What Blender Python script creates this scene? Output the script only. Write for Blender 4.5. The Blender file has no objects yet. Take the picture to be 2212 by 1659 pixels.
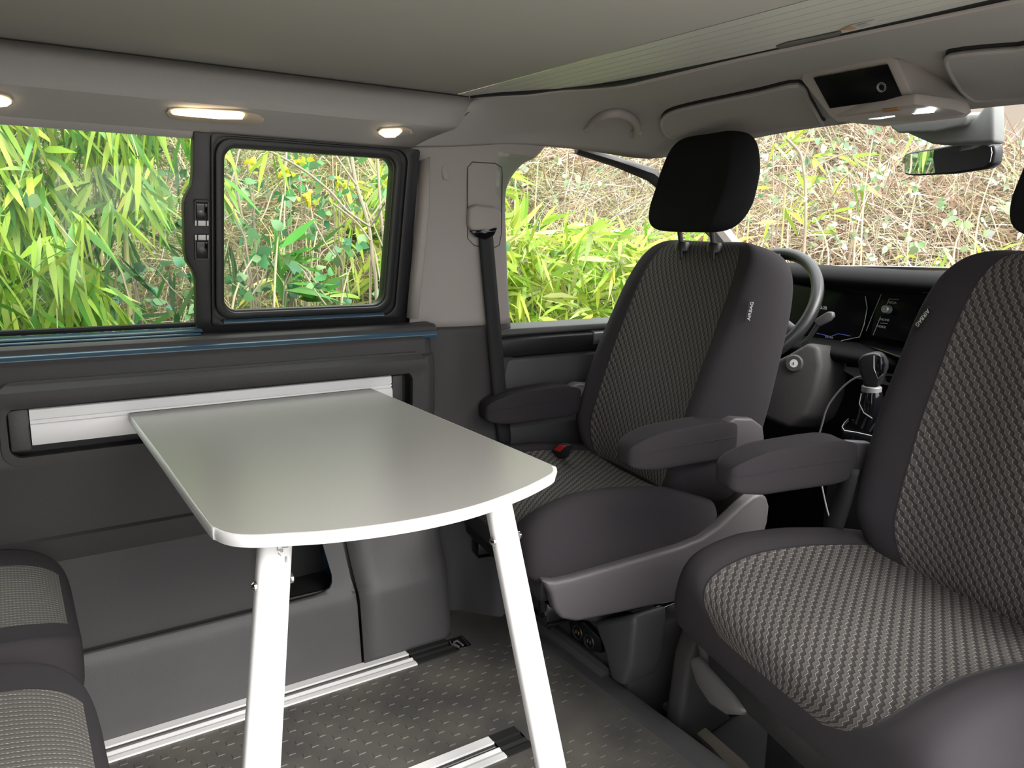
import bpy, bmesh, math, random
import numpy as np
from mathutils import Vector, Matrix
from mathutils.geometry import delaunay_2d_cdt
R = math.radians
SC = bpy.context.scene
COL = SC.collection
random.seed(7)
RNG = np.random.default_rng(11)

# ------------------------------------------------------------------ camera
FP = 1679.0                                   # focal length in pixels of the 2212x1659 frame
def _norm(v): return v / np.linalg.norm(v)
_X = _norm(np.array([3700 - 1106, 545 - 829.5, FP])); _Y = _norm(np.array([-20 - 1106, 475 - 829.5, FP]))
_m = _norm(_X + _Y); _d = _X - _Y; _d = _norm(_d - _d.dot(_m) * _m)
_X = (_m + _d) / 2 ** .5; _Y = (_m - _d) / 2 ** .5; _Z = np.cross(_X, _Y)
MW = np.array([_X, _Y, _Z])                   # world = MW @ camera (x right, y down, z forward)
CAM = np.array([0.0, -0.95, 1.0])
cd = bpy.data.cameras.new('camera'); cam = bpy.data.objects.new('camera', cd); COL.objects.link(cam)
cd.sensor_width = 36.0; cd.lens = 36.0 * FP / 2212.0; cd.clip_start = 0.02
cam.matrix_world = Matrix([[MW[0, 0], -MW[0, 1], -MW[0, 2], CAM[0]], [MW[1, 0], -MW[1, 1], -MW[1, 2], CAM[1]],
                           [MW[2, 0], -MW[2, 1], -MW[2, 2], CAM[2]], [0, 0, 0, 1]])
SC.camera = cam

# ------------------------------------------------------------------ world, sun, exposure
SC.view_settings.view_transform = 'Standard'; SC.view_settings.look = 'None'
SC.view_settings.gamma = 1.0; SC.view_settings.use_curve_mapping = False
SC.view_settings.exposure = 1.0
SC.cycles.use_denoising = True
SC.cycles.max_bounces = 8; SC.cycles.diffuse_bounces = 5; SC.cycles.transparent_max_bounces = 12
SC.cycles.caustics_reflective = False; SC.cycles.caustics_refractive = False
SC.cycles.sample_clamp_indirect = 6.0
w = bpy.data.worlds.new('overcast_sky'); SC.world = w; w.use_nodes = True
nt = w.node_tree; nt.nodes.clear()
o_ = nt.nodes.new('ShaderNodeOutputWorld'); bg = nt.nodes.new('ShaderNodeBackground')
tc = nt.nodes.new('ShaderNodeTexCoord'); dp = nt.nodes.new('ShaderNodeVectorMath'); dp.operation = 'DOT_PRODUCT'
dp.inputs[1].default_value = (0.05, -0.30, 0.95)          # the bright part of the cloudy sky, high up and towards the open door
cr = nt.nodes.new('ShaderNodeValToRGB'); cr.color_ramp.elements[0].position = 0.0; cr.color_ramp.elements[1].position = 1.0
cr.color_ramp.elements[0].color = (0.70, 0.72, 0.76, 1); cr.color_ramp.elements[1].color = (3.0, 3.0, 3.0, 1)
nt.links.new(tc.outputs['Generated'], dp.inputs[0]); nt.links.new(dp.outputs['Value'], cr.inputs['Fac'])
nt.links.new(cr.outputs['Color'], bg.inputs['Color']); bg.inputs['Strength'].default_value = 1.0
nt.links.new(bg.outputs[0], o_.inputs[0])
sd = bpy.data.lights.new('sun', 'SUN'); sd.energy = 3.2; sd.angle = R(40); sd.color = (1.0, 0.97, 0.93)
sun = bpy.data.objects.new('sun', sd); COL.objects.link(sun)
sun.rotation_euler = Vector((-0.22, 0.72, -0.66)).to_track_quat('-Z', 'Y').to_euler()
def portal(loc, rot, sx, sy):
    l = bpy.data.lights.new('sky_portal', 'AREA'); l.shape = 'RECTANGLE'; l.size = sx; l.size_y = sy
    l.cycles.is_portal = True
    o = bpy.data.objects.new('sky_portal', l); COL.objects.link(o); o.location = loc; o.rotation_euler = rot
portal((0.45, -0.86, 0.60), (R(90), 0, 0), 1.15, 1.30)
portal((1.45, -0.86, 1.0), (R(90), 0, 0), 0.8, 0.5)
portal((0.1, 0.86, 0.97), (R(-90), 0, 0), 1.5, 0.45)
portal((2.1, 0.0, 1.15), (0, R(60), 0), 0.9, 1.4)

# ------------------------------------------------------------------ pixel helpers (a ray of the photo met with a plane of the van)
def ray(u, v): return _norm(MW @ np.array([u - 1106, v - 829.5, FP]))
def hit(u, v, p, n):
    n = np.array(n, float); d = ray(u, v); t = (n @ (np.array(p, float) - CAM)) / (n @ d); return Vector(CAM + t * d)
def zp(u, v, z): return hit(u, v, (0, 0, z), (0, 0, 1))
def yp(u, v, y): return hit(u, v, (0, y, 0), (0, 1, 0))
def xp(u, v, x): return hit(u, v, (x, 0, 0), (1, 0, 0))

# ------------------------------------------------------------------ materials
def lin(*c):
    return tuple(((x / 255) / 12.92 if x <= 10 else (((x / 255) + .055) / 1.055) ** 2.4) for x in c)
def mat(name, col, rough=.6, metal=0., bump=None, spec=.5, var=0., coat=0., bump_d=.0006, emit=None, es=1.):
    m = bpy.data.materials.new(name); m.use_nodes = True; n = m.node_tree; b = n.nodes['Principled BSDF']
    b.inputs['Base Color'].default_value = (*col, 1); b.inputs['Roughness'].default_value = rough
    b.inputs['Metallic'].default_value = metal; b.inputs['Specular IOR Level'].default_value = spec
    b.inputs['Coat Weight'].default_value = coat
    if emit: b.inputs['Emission Color'].default_value = (*emit, 1); b.inputs['Emission Strength'].default_value = es
    t = n.nodes.new('ShaderNodeTexCoord')
    if bump:
        nz = n.nodes.new('ShaderNodeTexNoise'); nz.inputs['Scale'].default_value = bump; nz.inputs['Detail'].default_value = 3
        n.links.new(t.outputs['Object'], nz.inputs['Vector'])
        bp = n.nodes.new('ShaderNodeBump'); bp.inputs['Distance'].default_value = bump_d; bp.inputs['Strength'].default_value = .6
        n.links.new(nz.outputs['Fac'], bp.inputs['Height']); n.links.new(bp.outputs['Normal'], b.inputs['Normal'])
    if var:
        nz = n.nodes.new('ShaderNodeTexNoise'); nz.inputs['Scale'].default_value = 9; nz.inputs['Detail'].default_value = 6
        n.links.new(t.outputs['Object'], nz.inputs['Vector'])
        mx = n.nodes.new('ShaderNodeMix'); mx.data_type = 'RGBA'
        mx.inputs[6].default_value = (*[c * (1 - var) for c in col], 1); mx.inputs[7].default_value = (*[min(1, c * (1 + var)) for c in col], 1)
        n.links.new(nz.outputs['Fac'], mx.inputs[0]); n.links.new(mx.outputs[2], b.inputs['Base Color'])
    return m
M = {}
M['ceil'] = mat('ceiling_fabric', (.40, .385, .355), .95, bump=900)
M['head'] = mat('headliner_fabric', (.42, .40, .385), .95, bump=900)
M['slat'] = mat('slatted_cover', (.50, .50, .46), .5, bump=300, bump_d=.0002)
M['trim'] = mat('light_grey_trim', (.40, .365, .34), .62, bump=500, bump_d=.0003)
M['dark'] = mat('dark_grey_plastic', (.074, .071, .072), .46, bump=700, bump_d=.0008, var=.1)
M['dark2'] = mat('anthracite_panel', (.050, .047, .047), .58, bump=600, bump_d=.0006)
M['black'] = mat('black_plastic', (.015, .015, .016), .42, bump=500, bump_d=.0003)
M['dash'] = mat('matt_black_dash', (.008, .008, .009), .8, bump=600, bump_d=.0003, spec=.12)
M['screen'] = mat('dark_screen_glass', (.004, .004, .005), .25, spec=.15)
M['blackg'] = mat('gloss_black', (.006, .006, .008), .08, spec=.6)
M['rubber'] = mat('black_rubber', (.012, .012, .012), .7)
M['paint'] = mat('blue_body_paint', (.045, .10, .15), .3, coat=.4)
M['alu'] = mat('brushed_aluminium', (.90, .89, .88), .36, metal=.05)
M['alud'] = mat('grey_aluminium', (.42, .41, .40), .35, metal=.7)
M['white'] = mat('silver_lacquer', (.84, .83, .82), .42, spec=.5)
M['tabletop'] = mat('grey_laminate', (.40, .385, .365), .27, bump=1500, bump_d=.0001, spec=.55)
M['belt'] = mat('belt_webbing', (.014, .014, .015), .7, bump=800)
M['seatdark'] = mat('plain_seat_fabric', (.040, .036, .040), .9, bump=1400, bump_d=.0008, spec=.2)
M['headrest'] = mat('black_headrest_fabric', (.012, .012, .013), .9, bump=1200, bump_d=.0006, spec=.15)
M['silver'] = mat('silver_plastic', (.36, .36, .37), .35, metal=.4)
M['chrome'] = mat('chrome', (.8, .8, .8), .12, metal=1.)
M['foot'] = mat('mirror_foot_plastic', (.20, .205, .20), .6, bump=500, bump_d=.0003)
M['seatbase'] = mat('grey_seat_plastic', (.115, .105, .11), .42, bump=900, bump_d=.0004)
M['red'] = mat('red_button', (.65, .03, .03), .4)
M['brass'] = mat('brass_contact', (.75, .5, .25), .3, metal=.9)
M['green'] = mat('green_plug', (.01, .16, .07), .4)
M['lampW'] = mat('lit_lamp_lens', (.9, .9, .85), .4, emit=(1., .80, .50), es=3.0)
M['lampH'] = mat('lamp_fixture', (.60, .50, .38), .5)
M['led'] = mat('white_led', (.9, .9, .9), .4, emit=(.85, .92, 1.), es=5.0)
M['orange'] = mat('amber_print', (.45, .24, .10), .5)
M['white_print'] = mat('white_print', (.75, .75, .75), .6)
M['grey_print'] = mat('grey_print', (.35, .36, .38), .6)
M['dark_print'] = mat('dark_print', (.06, .06, .07), .6)
M['carpet'] = mat('dirty_carpet_edge', (.12, .105, .085), .95, bump=500, bump_d=.002, var=.3)
M['mirror'] = mat('mirror_glass', (.9, .9, .9), .01, metal=1.)
M['cable'] = mat('grey_cable', (.30, .30, .31), .5)
def glass(name, tint, ior=1.45):
    m = bpy.data.materials.new(name); m.use_nodes = True; n = m.node_tree; n.nodes.clear()
    o = n.nodes.new('ShaderNodeOutputMaterial'); t = n.nodes.new('ShaderNodeBsdfTransparent'); g = n.nodes.new('ShaderNodeBsdfGlossy')
    f = n.nodes.new('ShaderNodeFresnel'); mx = n.nodes.new('ShaderNodeMixShader')
    t.inputs[0].default_value = (*tint, 1); g.inputs['Roughness'].default_value = .01; f.inputs[0].default_value = ior
    ge = n.nodes.new('ShaderNodeNewGeometry'); k = n.nodes.new('ShaderNodeMath'); k.operation = 'SUBTRACT'; k.inputs[0].default_value = 1; n.links.new(ge.outputs['Backfacing'], k.inputs[1])
    k2 = n.nodes.new('ShaderNodeMath'); k2.operation = 'MULTIPLY'; n.links.new(k.outputs[0], k2.inputs[0]); n.links.new(f.outputs[0], k2.inputs[1])
    n.links.new(k2.outputs[0], mx.inputs[0]); n.links.new(t.outputs[0], mx.inputs[1]); n.links.new(g.outputs[0], mx.inputs[2])
    n.links.new(mx.outputs[0], o.inputs[0]); return m
M['glass'] = glass('window_glass', (.93, .97, .93)); M['wsglass'] = glass('windscreen_glass', (.97, .98, .97), 1.25)

def woven(name, lo, hi, base, pitch=.0185, amp=.0095, per=.0105, wid=.0012, dashp=.0022, ribk=1.):
    """dark cloth with light zigzag stitched lines; UV is in metres"""
    m = bpy.data.materials.new(name); m.use_nodes = True; n = m.node_tree; b = n.nodes['Principled BSDF']; L = n.links
    b.inputs['Roughness'].default_value = .88; b.inputs['Specular IOR Level'].default_value = .25
    uv = n.nodes.new('ShaderNodeUVMap'); sx = n.nodes.new('ShaderNodeSeparateXYZ'); L.new(uv.outputs[0], sx.inputs[0])
    def mth(op, a, bb=None, c=None):
        k = n.nodes.new('ShaderNodeMath'); k.operation = op
        for i, v in enumerate((a, bb, c)):
            if v is None: continue
            if isinstance(v, (int, float)): k.inputs[i].default_value = v
            else: L.new(v, k.inputs[i])
        return k.outputs[0]
    u, v = sx.outputs[0], sx.outputs[1]
    sv = mth('DIVIDE', v, per); fr_ = mth('FRACT', sv)
    # staircase: an upright stroke, then a short jog sideways, so that the lines run diagonally over the cloth
    jog = mth('MINIMUM', mth('MAXIMUM', mth('DIVIDE', mth('SUBTRACT', fr_, .55), .45), 0.0), 1.0)
    z = mth('MULTIPLY', mth('ADD', mth('FLOOR', sv), jog), amp)
    uu = mth('DIVIDE', mth('SUBTRACT', u, z), pitch)
    fr = mth('FRACT', uu)
    dist = mth('MULTIPLY', mth('ABSOLUTE', mth('SUBTRACT', fr, .5)), pitch)
    line = mth('SUBTRACT', 1.0, mth('MINIMUM', mth('DIVIDE', dist, wid), 1.0))
    dash = mth('ADD', .55, mth('MULTIPLY', .45, mth('SINE', mth('MULTIPLY', v, 2 * math.pi / dashp))))
    line = mth('MULTIPLY', line, dash)
    # soft light / dark ribs between the lines
    rib = mth('SUBTRACT', 1.0, mth('MULTIPLY', mth('SUBTRACT', 1.0, mth('POWER', fr, 1.3)), ribk))
    nz = n.nodes.new('ShaderNodeTexNoise'); nz.inputs['Scale'].default_value = 900; L.new(uv.outputs[0], nz.inputs['Vector'])
    mx = n.nodes.new('ShaderNodeMix'); mx.data_type = 'RGBA'; mx.inputs[6].default_value = (*lo, 1); mx.inputs[7].default_value = (*base, 1)
    L.new(rib, mx.inputs[0])
    mx2 = n.nodes.new('ShaderNodeMix'); mx2.data_type = 'RGBA'; mx2.inputs[7].default_value = (*hi, 1)
    L.new(line, mx2.inputs[0]); L.new(mx.outputs[2], mx2.inputs[6]); L.new(mx2.outputs[2], b.inputs['Base Color'])
    bp = n.nodes.new('ShaderNodeBump'); bp.inputs['Distance'].default_value = .0012; bp.inputs['Strength'].default_value = .7
    L.new(mth('ADD', mth('ADD', line, mth('MULTIPLY', rib, .5)), mth('MULTIPLY', nz.outputs['Fac'], .25)), bp.inputs['Height'])
    L.new(bp.outputs['Normal'], b.inputs['Normal'])
    return m
M['woven'] = woven('woven_zigzag_fabric', (.034, .030, .031), (.62, .59, .52), (.14, .128, .120))
M['woven_bench'] = woven('woven_bench_fabric', (.050, .047, .045), (.62, .59, .53), (.125, .117, .110), pitch=.0098, amp=.0010, per=.010, wid=.0009, dashp=.0050, ribk=.55)

def mat_floor():
    m = mat('rubber_floor_mat', (.095, .09, .083), .5); n = m.node_tree; L = n.links; b = n.nodes['Principled BSDF']
    t = n.nodes.new('ShaderNodeTexCoord'); sx = n.nodes.new('ShaderNodeSeparateXYZ'); L.new(t.outputs['Object'], sx.inputs[0])
    def mth(op, a, bb=None):
        k = n.nodes.new('ShaderNodeMath'); k.operation = op
        for i, v in enumerate((a, bb)):
            if v is None: continue
            if isinstance(v, (int, float)): k.inputs[i].default_value = v
            else: L.new(v, k.inputs[i])
        return k.outputs[0]
    nz = n.nodes.new('ShaderNodeTexNoise'); nz.inputs['Scale'].default_value = 350; nz.inputs['Detail'].default_value = 4; L.new(t.outputs['Object'], nz.inputs['Vector'])
    bp = n.nodes.new('ShaderNodeBump'); bp.inputs['Distance'].default_value = .0012; bp.inputs['Strength'].default_value = .6
    L.new(nz.outputs['Fac'], bp.inputs['Height']); L.new(bp.outputs['Normal'], b.inputs['Normal'])
    n2 = n.nodes.new('ShaderNodeTexNoise'); n2.inputs['Scale'].default_value = 6; n2.inputs['Detail'].default_value = 8; L.new(t.outputs['Object'], n2.inputs['Vector'])
    cr = n.nodes.new('ShaderNodeValToRGB'); cr.color_ramp.elements[0].position = .35; cr.color_ramp.elements[1].position = .75
    cr.color_ramp.elements[0].color = (.075, .072, .069, 1); cr.color_ramp.elements[1].color = (.15, .138, .115, 1)
    L.new(n2.outputs['Fac'], cr.inputs[0]); L.new(cr.outputs[0], b.inputs['Base Color'])
    return m
M['floor'] = mat_floor()

def leafmat(name, trans=.35, rough=.45):
    m = bpy.data.materials.new(name); m.use_nodes = True; n = m.node_tree; b = n.nodes['Principled BSDF']
    a = n.nodes.new('ShaderNodeAttribute'); a.attribute_name = 'Col'
    n.links.new(a.outputs['Color'], b.inputs['Base Color']); b.inputs['Roughness'].default_value = rough
    b.inputs['Specular IOR Level'].default_value = .35
    t = n.nodes.new('ShaderNodeBsdfTranslucent'); n.links.new(a.outputs['Color'], t.inputs[0])
    mx = n.nodes.new('ShaderNodeMixShader'); mx.inputs[0].default_value = trans
    n.links.new(b.outputs[0], mx.inputs[1]); n.links.new(t.outputs[0], mx.inputs[2])
    n.links.new(mx.outputs[0], n.nodes['Material Output'].inputs[0]); return m
M['leaf'] = leafmat('green_leaf'); M['straw'] = leafmat('dry_straw', .25, .7)
M['culm'] = mat('bamboo_culm', (.50, .46, .20), .5, var=.25); M['twig'] = mat('grey_brown_twig', (.30, .24, .18), .8, var=.3)
M['soil'] = mat('leaf_litter_soil', (.10, .075, .045), .95, bump=30, bump_d=.03, var=.5)

# ------------------------------------------------------------------ object helpers
def tag(o, label=None, cat=None, group=None, kind=None):
    if label: o['label'] = label
    if cat: o['category'] = cat
    if group: o['group'] = group
    if kind: o['kind'] = kind
    return o
def finish(me, m, sharp=35, smooth=True):
    if m:
        for x in (m if isinstance(m, (list, tuple)) else [m]): me.materials.append(x)
    if smooth:
        me.polygons.foreach_set('use_smooth', [True] * len(me.polygons))
        try: me.set_sharp_from_angle(angle=R(sharp))
        except Exception: pass
    me.update()
def link(name, me, parent=None):
    o = bpy.data.objects.new(name, me); COL.objects.link(o)
    if parent is not None:
        o.parent = parent; o.matrix_parent_inverse = Matrix.Translation(-parent.location) if parent.type == 'EMPTY' else Matrix()
    return o
def mesh(name, vs, fs, m, parent=None, sharp=35, recalc=True, bevel=0, seg=2, smooth=True):
    me = bpy.data.meshes.new(name)
    bm = bmesh.new(); bv = [bm.verts.new(v) for v in vs]
    for f in fs:
        try: bm.faces.new([bv[i] for i in f])
        except ValueError: pass
    if recalc: bmesh.ops.recalc_face_normals(bm, faces=bm.faces)
    if bevel:
        es = [e for e in bm.edges if len(e.link_faces) == 2 and e.calc_face_angle(0) > R(30)]
        bmesh.ops.bevel(bm, geom=es, offset=bevel, segments=seg, profile=.5, affect='EDGES', clamp_overlap=True)
    bm.to_mesh(me); bm.free(); finish(me, m, sharp, smooth)
    return link(name, me, parent)
class MB:
    """collects shapes that make ONE object"""
    def __init__(s): s.v = []; s.f = []
    def add(s, vs, fs):
        k = len(s.v); s.v += [tuple(v) for v in vs]; s.f += [[i + k for i in f] for f in fs]; return s
    def box(s, lo, hi):
        x0, y0, z0 = lo; x1, y1, z1 = hi
        return s.add([(x0, y0, z0), (x1, y0, z0), (x1, y1, z0), (x0, y1, z0), (x0, y0, z1), (x1, y0, z1), (x1, y1, z1), (x0, y1, z1)],
                     [(0, 3, 2, 1), (4, 5, 6, 7), (0, 1, 5, 4), (1, 2, 6, 5), (2, 3, 7, 6), (3, 0, 4, 7)])
    def slab(s, pts, off):
        """polygon of 3-D points extruded by the vector off"""
        n = len(pts); off = Vector(off); a = [Vector(p) for p in pts]; b = [p + off for p in a]
        return s.add(a + b, [list(range(n)), list(range(2 * n - 1, n - 1, -1))] + [[i, (i + 1) % n, n + (i + 1) % n, n + i] for i in range(n)])
    def tube(s, pts, r, n=10, cap=True, flat=None):
        pts = [Vector(p) for p in pts]; rings = []; up = None
        for i, p in enumerate(pts):
            d = (pts[min(i + 1, len(pts) - 1)] - pts[max(i - 1, 0)]).normalized()
            if up is None: up = Vector((0, 0, 1)) if abs(d.z) < .9 else Vector((1, 0, 0))
            a = (up - d * up.dot(d)).normalized(); up = a; b = d.cross(a)
            rr = r[i] if isinstance(r, (list, tuple)) else r; fx, fy = flat or (1, 1)
            rings.append([p + a * rr * fx * math.cos(2 * math.pi * k / n) + b * rr * fy * math.sin(2 * math.pi * k / n) for k in range(n)])
        vs = [v for q in rings for v in q]; fs = []
        for i in range(len(rings) - 1):
            for k in range(n): fs.append([i * n + k, i * n + (k + 1) % n, (i + 1) * n + (k + 1) % n, (i + 1) * n + k])
        if cap: fs += [list(range(n))[::-1], [(len(rings) - 1) * n + k for k in range(n)]]
        return s.add(vs, fs)
    def lathe(s, prof, c, ax, n=32):
        ax = Vector(ax).normalized(); a = ax.orthogonal().normalized(); b = ax.cross(a); c = Vector(c)
        vs = []; fs = []
        for (r, h) in prof:
            vs += [c + ax * h + (a * math.cos(2 * math.pi * k / n) + b * math.sin(2 * math.pi * k / n)) * max(r, 1e-5) for k in range(n)]
        for i in range(len(prof) - 1):
            for k in range(n): fs.append([i * n + k, i * n + (k + 1) % n, (i + 1) * n + (k + 1) % n, (i + 1) * n + k])
        return s.add(vs, fs)
    def out(s, name, m, parent=None, **k): return mesh(name, s.v, s.f, m, parent, **k)
def box(name, lo, hi, m, parent=None, bevel=.003, **k): return MB().box(lo, hi).out(name, m, parent, bevel=bevel, **k)
def slab(name, pts, off, m, parent=None, bevel=.003, **k): return MB().slab(pts, off).out(name, m, parent, bevel=bevel, **k)
def tube(name, pts, r, m, parent=None, n=10, **k): return MB().tube(pts, r, n, flat=k.pop('flat', None)).out(name, m, parent, **k)
def empty(name, loc):
    o = bpy.data.objects.new(name, None); COL.objects.link(o); o.location = loc; o.empty_display_size = .1; return o
def thing(name, loc, label, cat, group=None): return tag(empty(name, loc), label, cat, group)
def cr_pts(P, per=6, closed=False):
    P = [np.array(p, float) for p in P]; n = len(P); out = []
    for i in range(n if closed else n - 1):
        if closed: a, b, c, d = P[(i - 1) % n], P[i], P[(i + 1) % n], P[(i + 2) % n]
        else:
            b, c = P[i], P[i + 1]; a = P[i - 1] if i > 0 else 2 * b - c; d = P[i + 2] if i + 2 < n else 2 * c - b
        for k in range(per):
            t = k / per; out.append(.5 * ((2 * b) + (-a + c) * t + (2 * a - 5 * b + 4 * c - d) * t * t + (-a + 3 * b - 3 * c + d) * t ** 3))
    if not closed: out.append(P[-1])
    return out
def loft(rows, closed=False, cap=False):
    n = len(rows[0]); vs = [tuple(p) for r in rows for p in r]; fs = []
    for i in range(len(rows) - 1):
        for k in range(n if closed else n - 1):
            fs.append([i * n + k, i * n + (k + 1) % n, (i + 1) * n + (k + 1) % n, (i + 1) * n + k])
    if cap: fs += [list(range(n))[::-1], [(len(rows) - 1) * n + k for k in range(n)]]
    return vs, fs
def sheet(name, rows, m, parent=None, th=.004, **k):
    """an open surface given thickness by a solidify modifier"""
    vs, fs = loft(rows); o = mesh(name, vs, fs, m, parent, recalc=False, **k)
    if th:
        s = o.modifiers.new('thickness', 'SOLIDIFY'); s.thickness = th; s.offset = 0
    return o
def rrect(x0, y0, x1, y1, r, n=6):
    out = []
    for cx, cy, a0 in ((x1 - r, y1 - r, 0), (x0 + r, y1 - r, 90), (x0 + r, y0 + r, 180), (x1 - r, y0 + r, 270)):
        for k in range(n + 1):
            a = R(a0 + 90 * k / n); out.append((cx + r * math.cos(a), cy + r * math.sin(a)))
    return out
def inpoly(p, poly):
    x, y = p; c = False; n = len(poly)
    for i in range(n):
        x0, y0 = poly[i]; x1, y1 = poly[i - 1]
        if (y0 > y) != (y1 > y) and x < (x1 - x0) * (y - y0) / (y1 - y0) + x0: c = not c
    return c
def panel(name, outline, holes, f, off, m, parent=None, grid=0, bevel=0, **k):
    """plate with holes: 2-D outline + holes, f maps (a,b) -> point, off = thickness vector"""
    P = [Vector(p) for p in outline]; E = [(i, (i + 1) % len(P)) for i in range(len(P))]; loops = [list(range(len(P)))]
    for h in holes:
        k0 = len(P); P += [Vector(p) for p in h]; E += [(k0 + i, k0 + (i + 1) % len(h)) for i in range(len(h))]; loops.append(list(range(k0, len(P))))
    if grid:
        xs = [p[0] for p in outline]; ys = [p[1] for p in outline]
        x = min(xs) + grid / 2
        while x < max(xs):
            y = min(ys) + grid / 2
            while y < max(ys):
                if inpoly((x, y), outline) and not any(inpoly((x, y), h) for h in holes): P.append(Vector((x, y)))
                y += grid
            x += grid
    V, _, F, ov, _, _ = delaunay_2d_cdt(P, E, [], 0, 1e-6)
    F = [t for t in F if inpoly(tuple(sum((V[i] for i in t), Vector((0, 0))) / 3), outline) and not any(inpoly(tuple(sum((V[i] for i in t), Vector((0, 0))) / 3), h) for h in holes)]
    a = [Vector(f(v[0], v[1])) for v in V]; off = Vector(off); n = len(a)
    cnt = {}
    for t in F:
        for i in range(3):
            e = (t[i], t[(i + 1) % 3]); cnt[tuple(sorted(e))] = cnt.get(tuple(sorted(e)), []) + [e]
    side = [e[0] for e in cnt.values() if len(e) == 1]
    fs = [list(t) for t in F] + [[i + n for i in t[::-1]] for t in F] + [[b, a_, a_ + n, b + n] for a_, b in side]
    used = sorted({i for q in fs for i in q}); mp = {u: i for i, u in enumerate(used)}; allv = a + [p + off for p in a]
    return mesh(name, [allv[i] for i in used], [[mp[i] for i in q] for q in fs], m, parent, bevel=bevel, **k)
def text(name, s, size, loc, ux, uy, m, parent, th=.0004):
    c = bpy.data.curves.new(name, 'FONT'); c.body = s; c.size = size; c.extrude = th; c.align_x = 'CENTER'; c.align_y = 'CENTER'
    t = bpy.data.objects.new(name, c); COL.objects.link(t)
    dg = bpy.context.evaluated_depsgraph_get(); me = bpy.data.meshes.new_from_object(t.evaluated_get(dg)); bpy.data.objects.remove(t)
    ux = Vector(ux).normalized(); uy = Vector(uy); uy = (uy - ux * uy.dot(ux)).normalized(); uz = ux.cross(uy)
    me.transform(Matrix((( *[ux.x, uy.x, uz.x], loc[0]), (*[ux.y, uy.y, uz.y], loc[1]), (*[ux.z, uy.z, uz.z], loc[2]), (0, 0, 0, 1))))
    me.materials.clear(); me.materials.append(m); return link(name, me, parent)
# ------------------------------------------------------------------ the setting
S = 'structure'
WY = lambda z: .70 + (1.16 - z) * .222        # leaning plane of the left side windows
# floor: mat of the living area and the lower cab floor
fm = MB().box((-1.6, -.80, -.04), (1.035, .82, 0))
PS = .046
for i in range(-4, 24):
    for j in range(-12, 15):
        for o in (0, .5):
            x = (i + o) * PS; y = (j + o) * PS; h = .0075
            if x > 1.02 or (.145 < y < .24) or y > .535: continue
            fm.add([(x - h, y - h, 0), (x + h, y - h, 0), (x + h, y + h, 0), (x - h, y + h, 0), (x - h * .8, y - h * .8, .0014), (x + h * .8, y - h * .8, .0014), (x + h * .8, y + h * .8, .0014), (x - h * .8, y + h * .8, .0014)],
                   [(4, 5, 6, 7), (0, 1, 5, 4), (1, 2, 6, 5), (2, 3, 7, 6), (3, 0, 4, 7)])
tag(fm.out('floor', M['floor'], smooth=False, recalc=False), kind=S)
tag(box('floor', (1.0, -.82, -.16), (2.5, .84, -.12), M['rubber'], bevel=0), kind=S)
# kerb strip along the front edge of the mat, slightly raised, then a step down
prof = [(1.030, -.001), (1.036, .006), (1.05, .008), (1.085, .004), (1.10, -.012), (1.105, -.05), (1.105, -.13), (1.02, -.13), (1.02, -.001)]
vs, fs = loft([[(x, y, z) for x, z in prof] for y in (-.8, .8)], closed=True, cap=True)
tag(mesh('trim_1', vs, fs, M['dark'], bevel=.001), kind=S)
# outer body: left outer skin below the windows, right side with the open sliding door gap, roof, tail
def st(o): return tag(o, kind=S)
st(box('wall_left', (-1.6, .80, -.2), (1.08, .86, .745), M['paint'], bevel=0))
st(box('ceiling', (-1.6, -.80, 1.36), (1.5, .80, 1.40), M['paint'], bevel=0))
st(box('wall_back', (-1.64, -.82, -.2), (-1.6, .86, 1.4), M['dark2'], bevel=0))
b = MB().box((-1.6, -.84, -.2), (-.14, -.80, 1.36)).box((-.2, -.84, -.2), (1.02, -.80, -.03)).box((1.0, -.84, -.2), (1.10, -.78, 1.36))
b.box((1.10, -.84, -.2), (2.35, -.80, .76)).box((-.2, -.84, 1.30), (1.6, -.78, 1.40))
st(b.out('wall_right', M['dark2'], None))

# left wall lining: lofted profile along x ; recess for the table rail, ledge, storage step
PW = [(.782, .775), (.778, .752), (.735, .757), (.712, .752), (.705, .735), (.703, .708), (.700, .704), (.690, .700), (.6835, .675), (.682, .665)]
def lining(name, x0, x1, prof, m, parent=None, nx=2):
    xs = [x0 + (x1 - x0) * i / (nx - 1) for i in range(nx)]
    return sheet(name, [[(x, y, z) for y, z in prof] for x in xs], m, parent, th=.006, recalc=False)
low = lambda x: None
prof_top = cr_pts([(.715, .765), (.706, .74), (.704, .715), (.702, .707)], 3) + cr_pts([(.699, .704), (.692, .70), (.684, .675), (.681, .667)], 3)
lin_m = M['dark2']
# rail recess opening runs x -.012 .. .79 , z .572 .. .663
FACE = lambda z: float(np.interp(z, [.0, .10, .178, .355, .364, .405, .41, .55, .56, .66, .70, .705, .746], [.70, .69, .668, .700, .697, .690, .699, .686, .684, .682, .690, .702, .712]))
out1 = [(-1.2, .10), (.93, .10), (.93, .766), (-1.2, .766)]
hole = rrect(-.012, .572, .800, .664, .022)
zc = [.16, .36, .365, .405, .41, .55, .56, .66, .70, .705]
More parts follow.
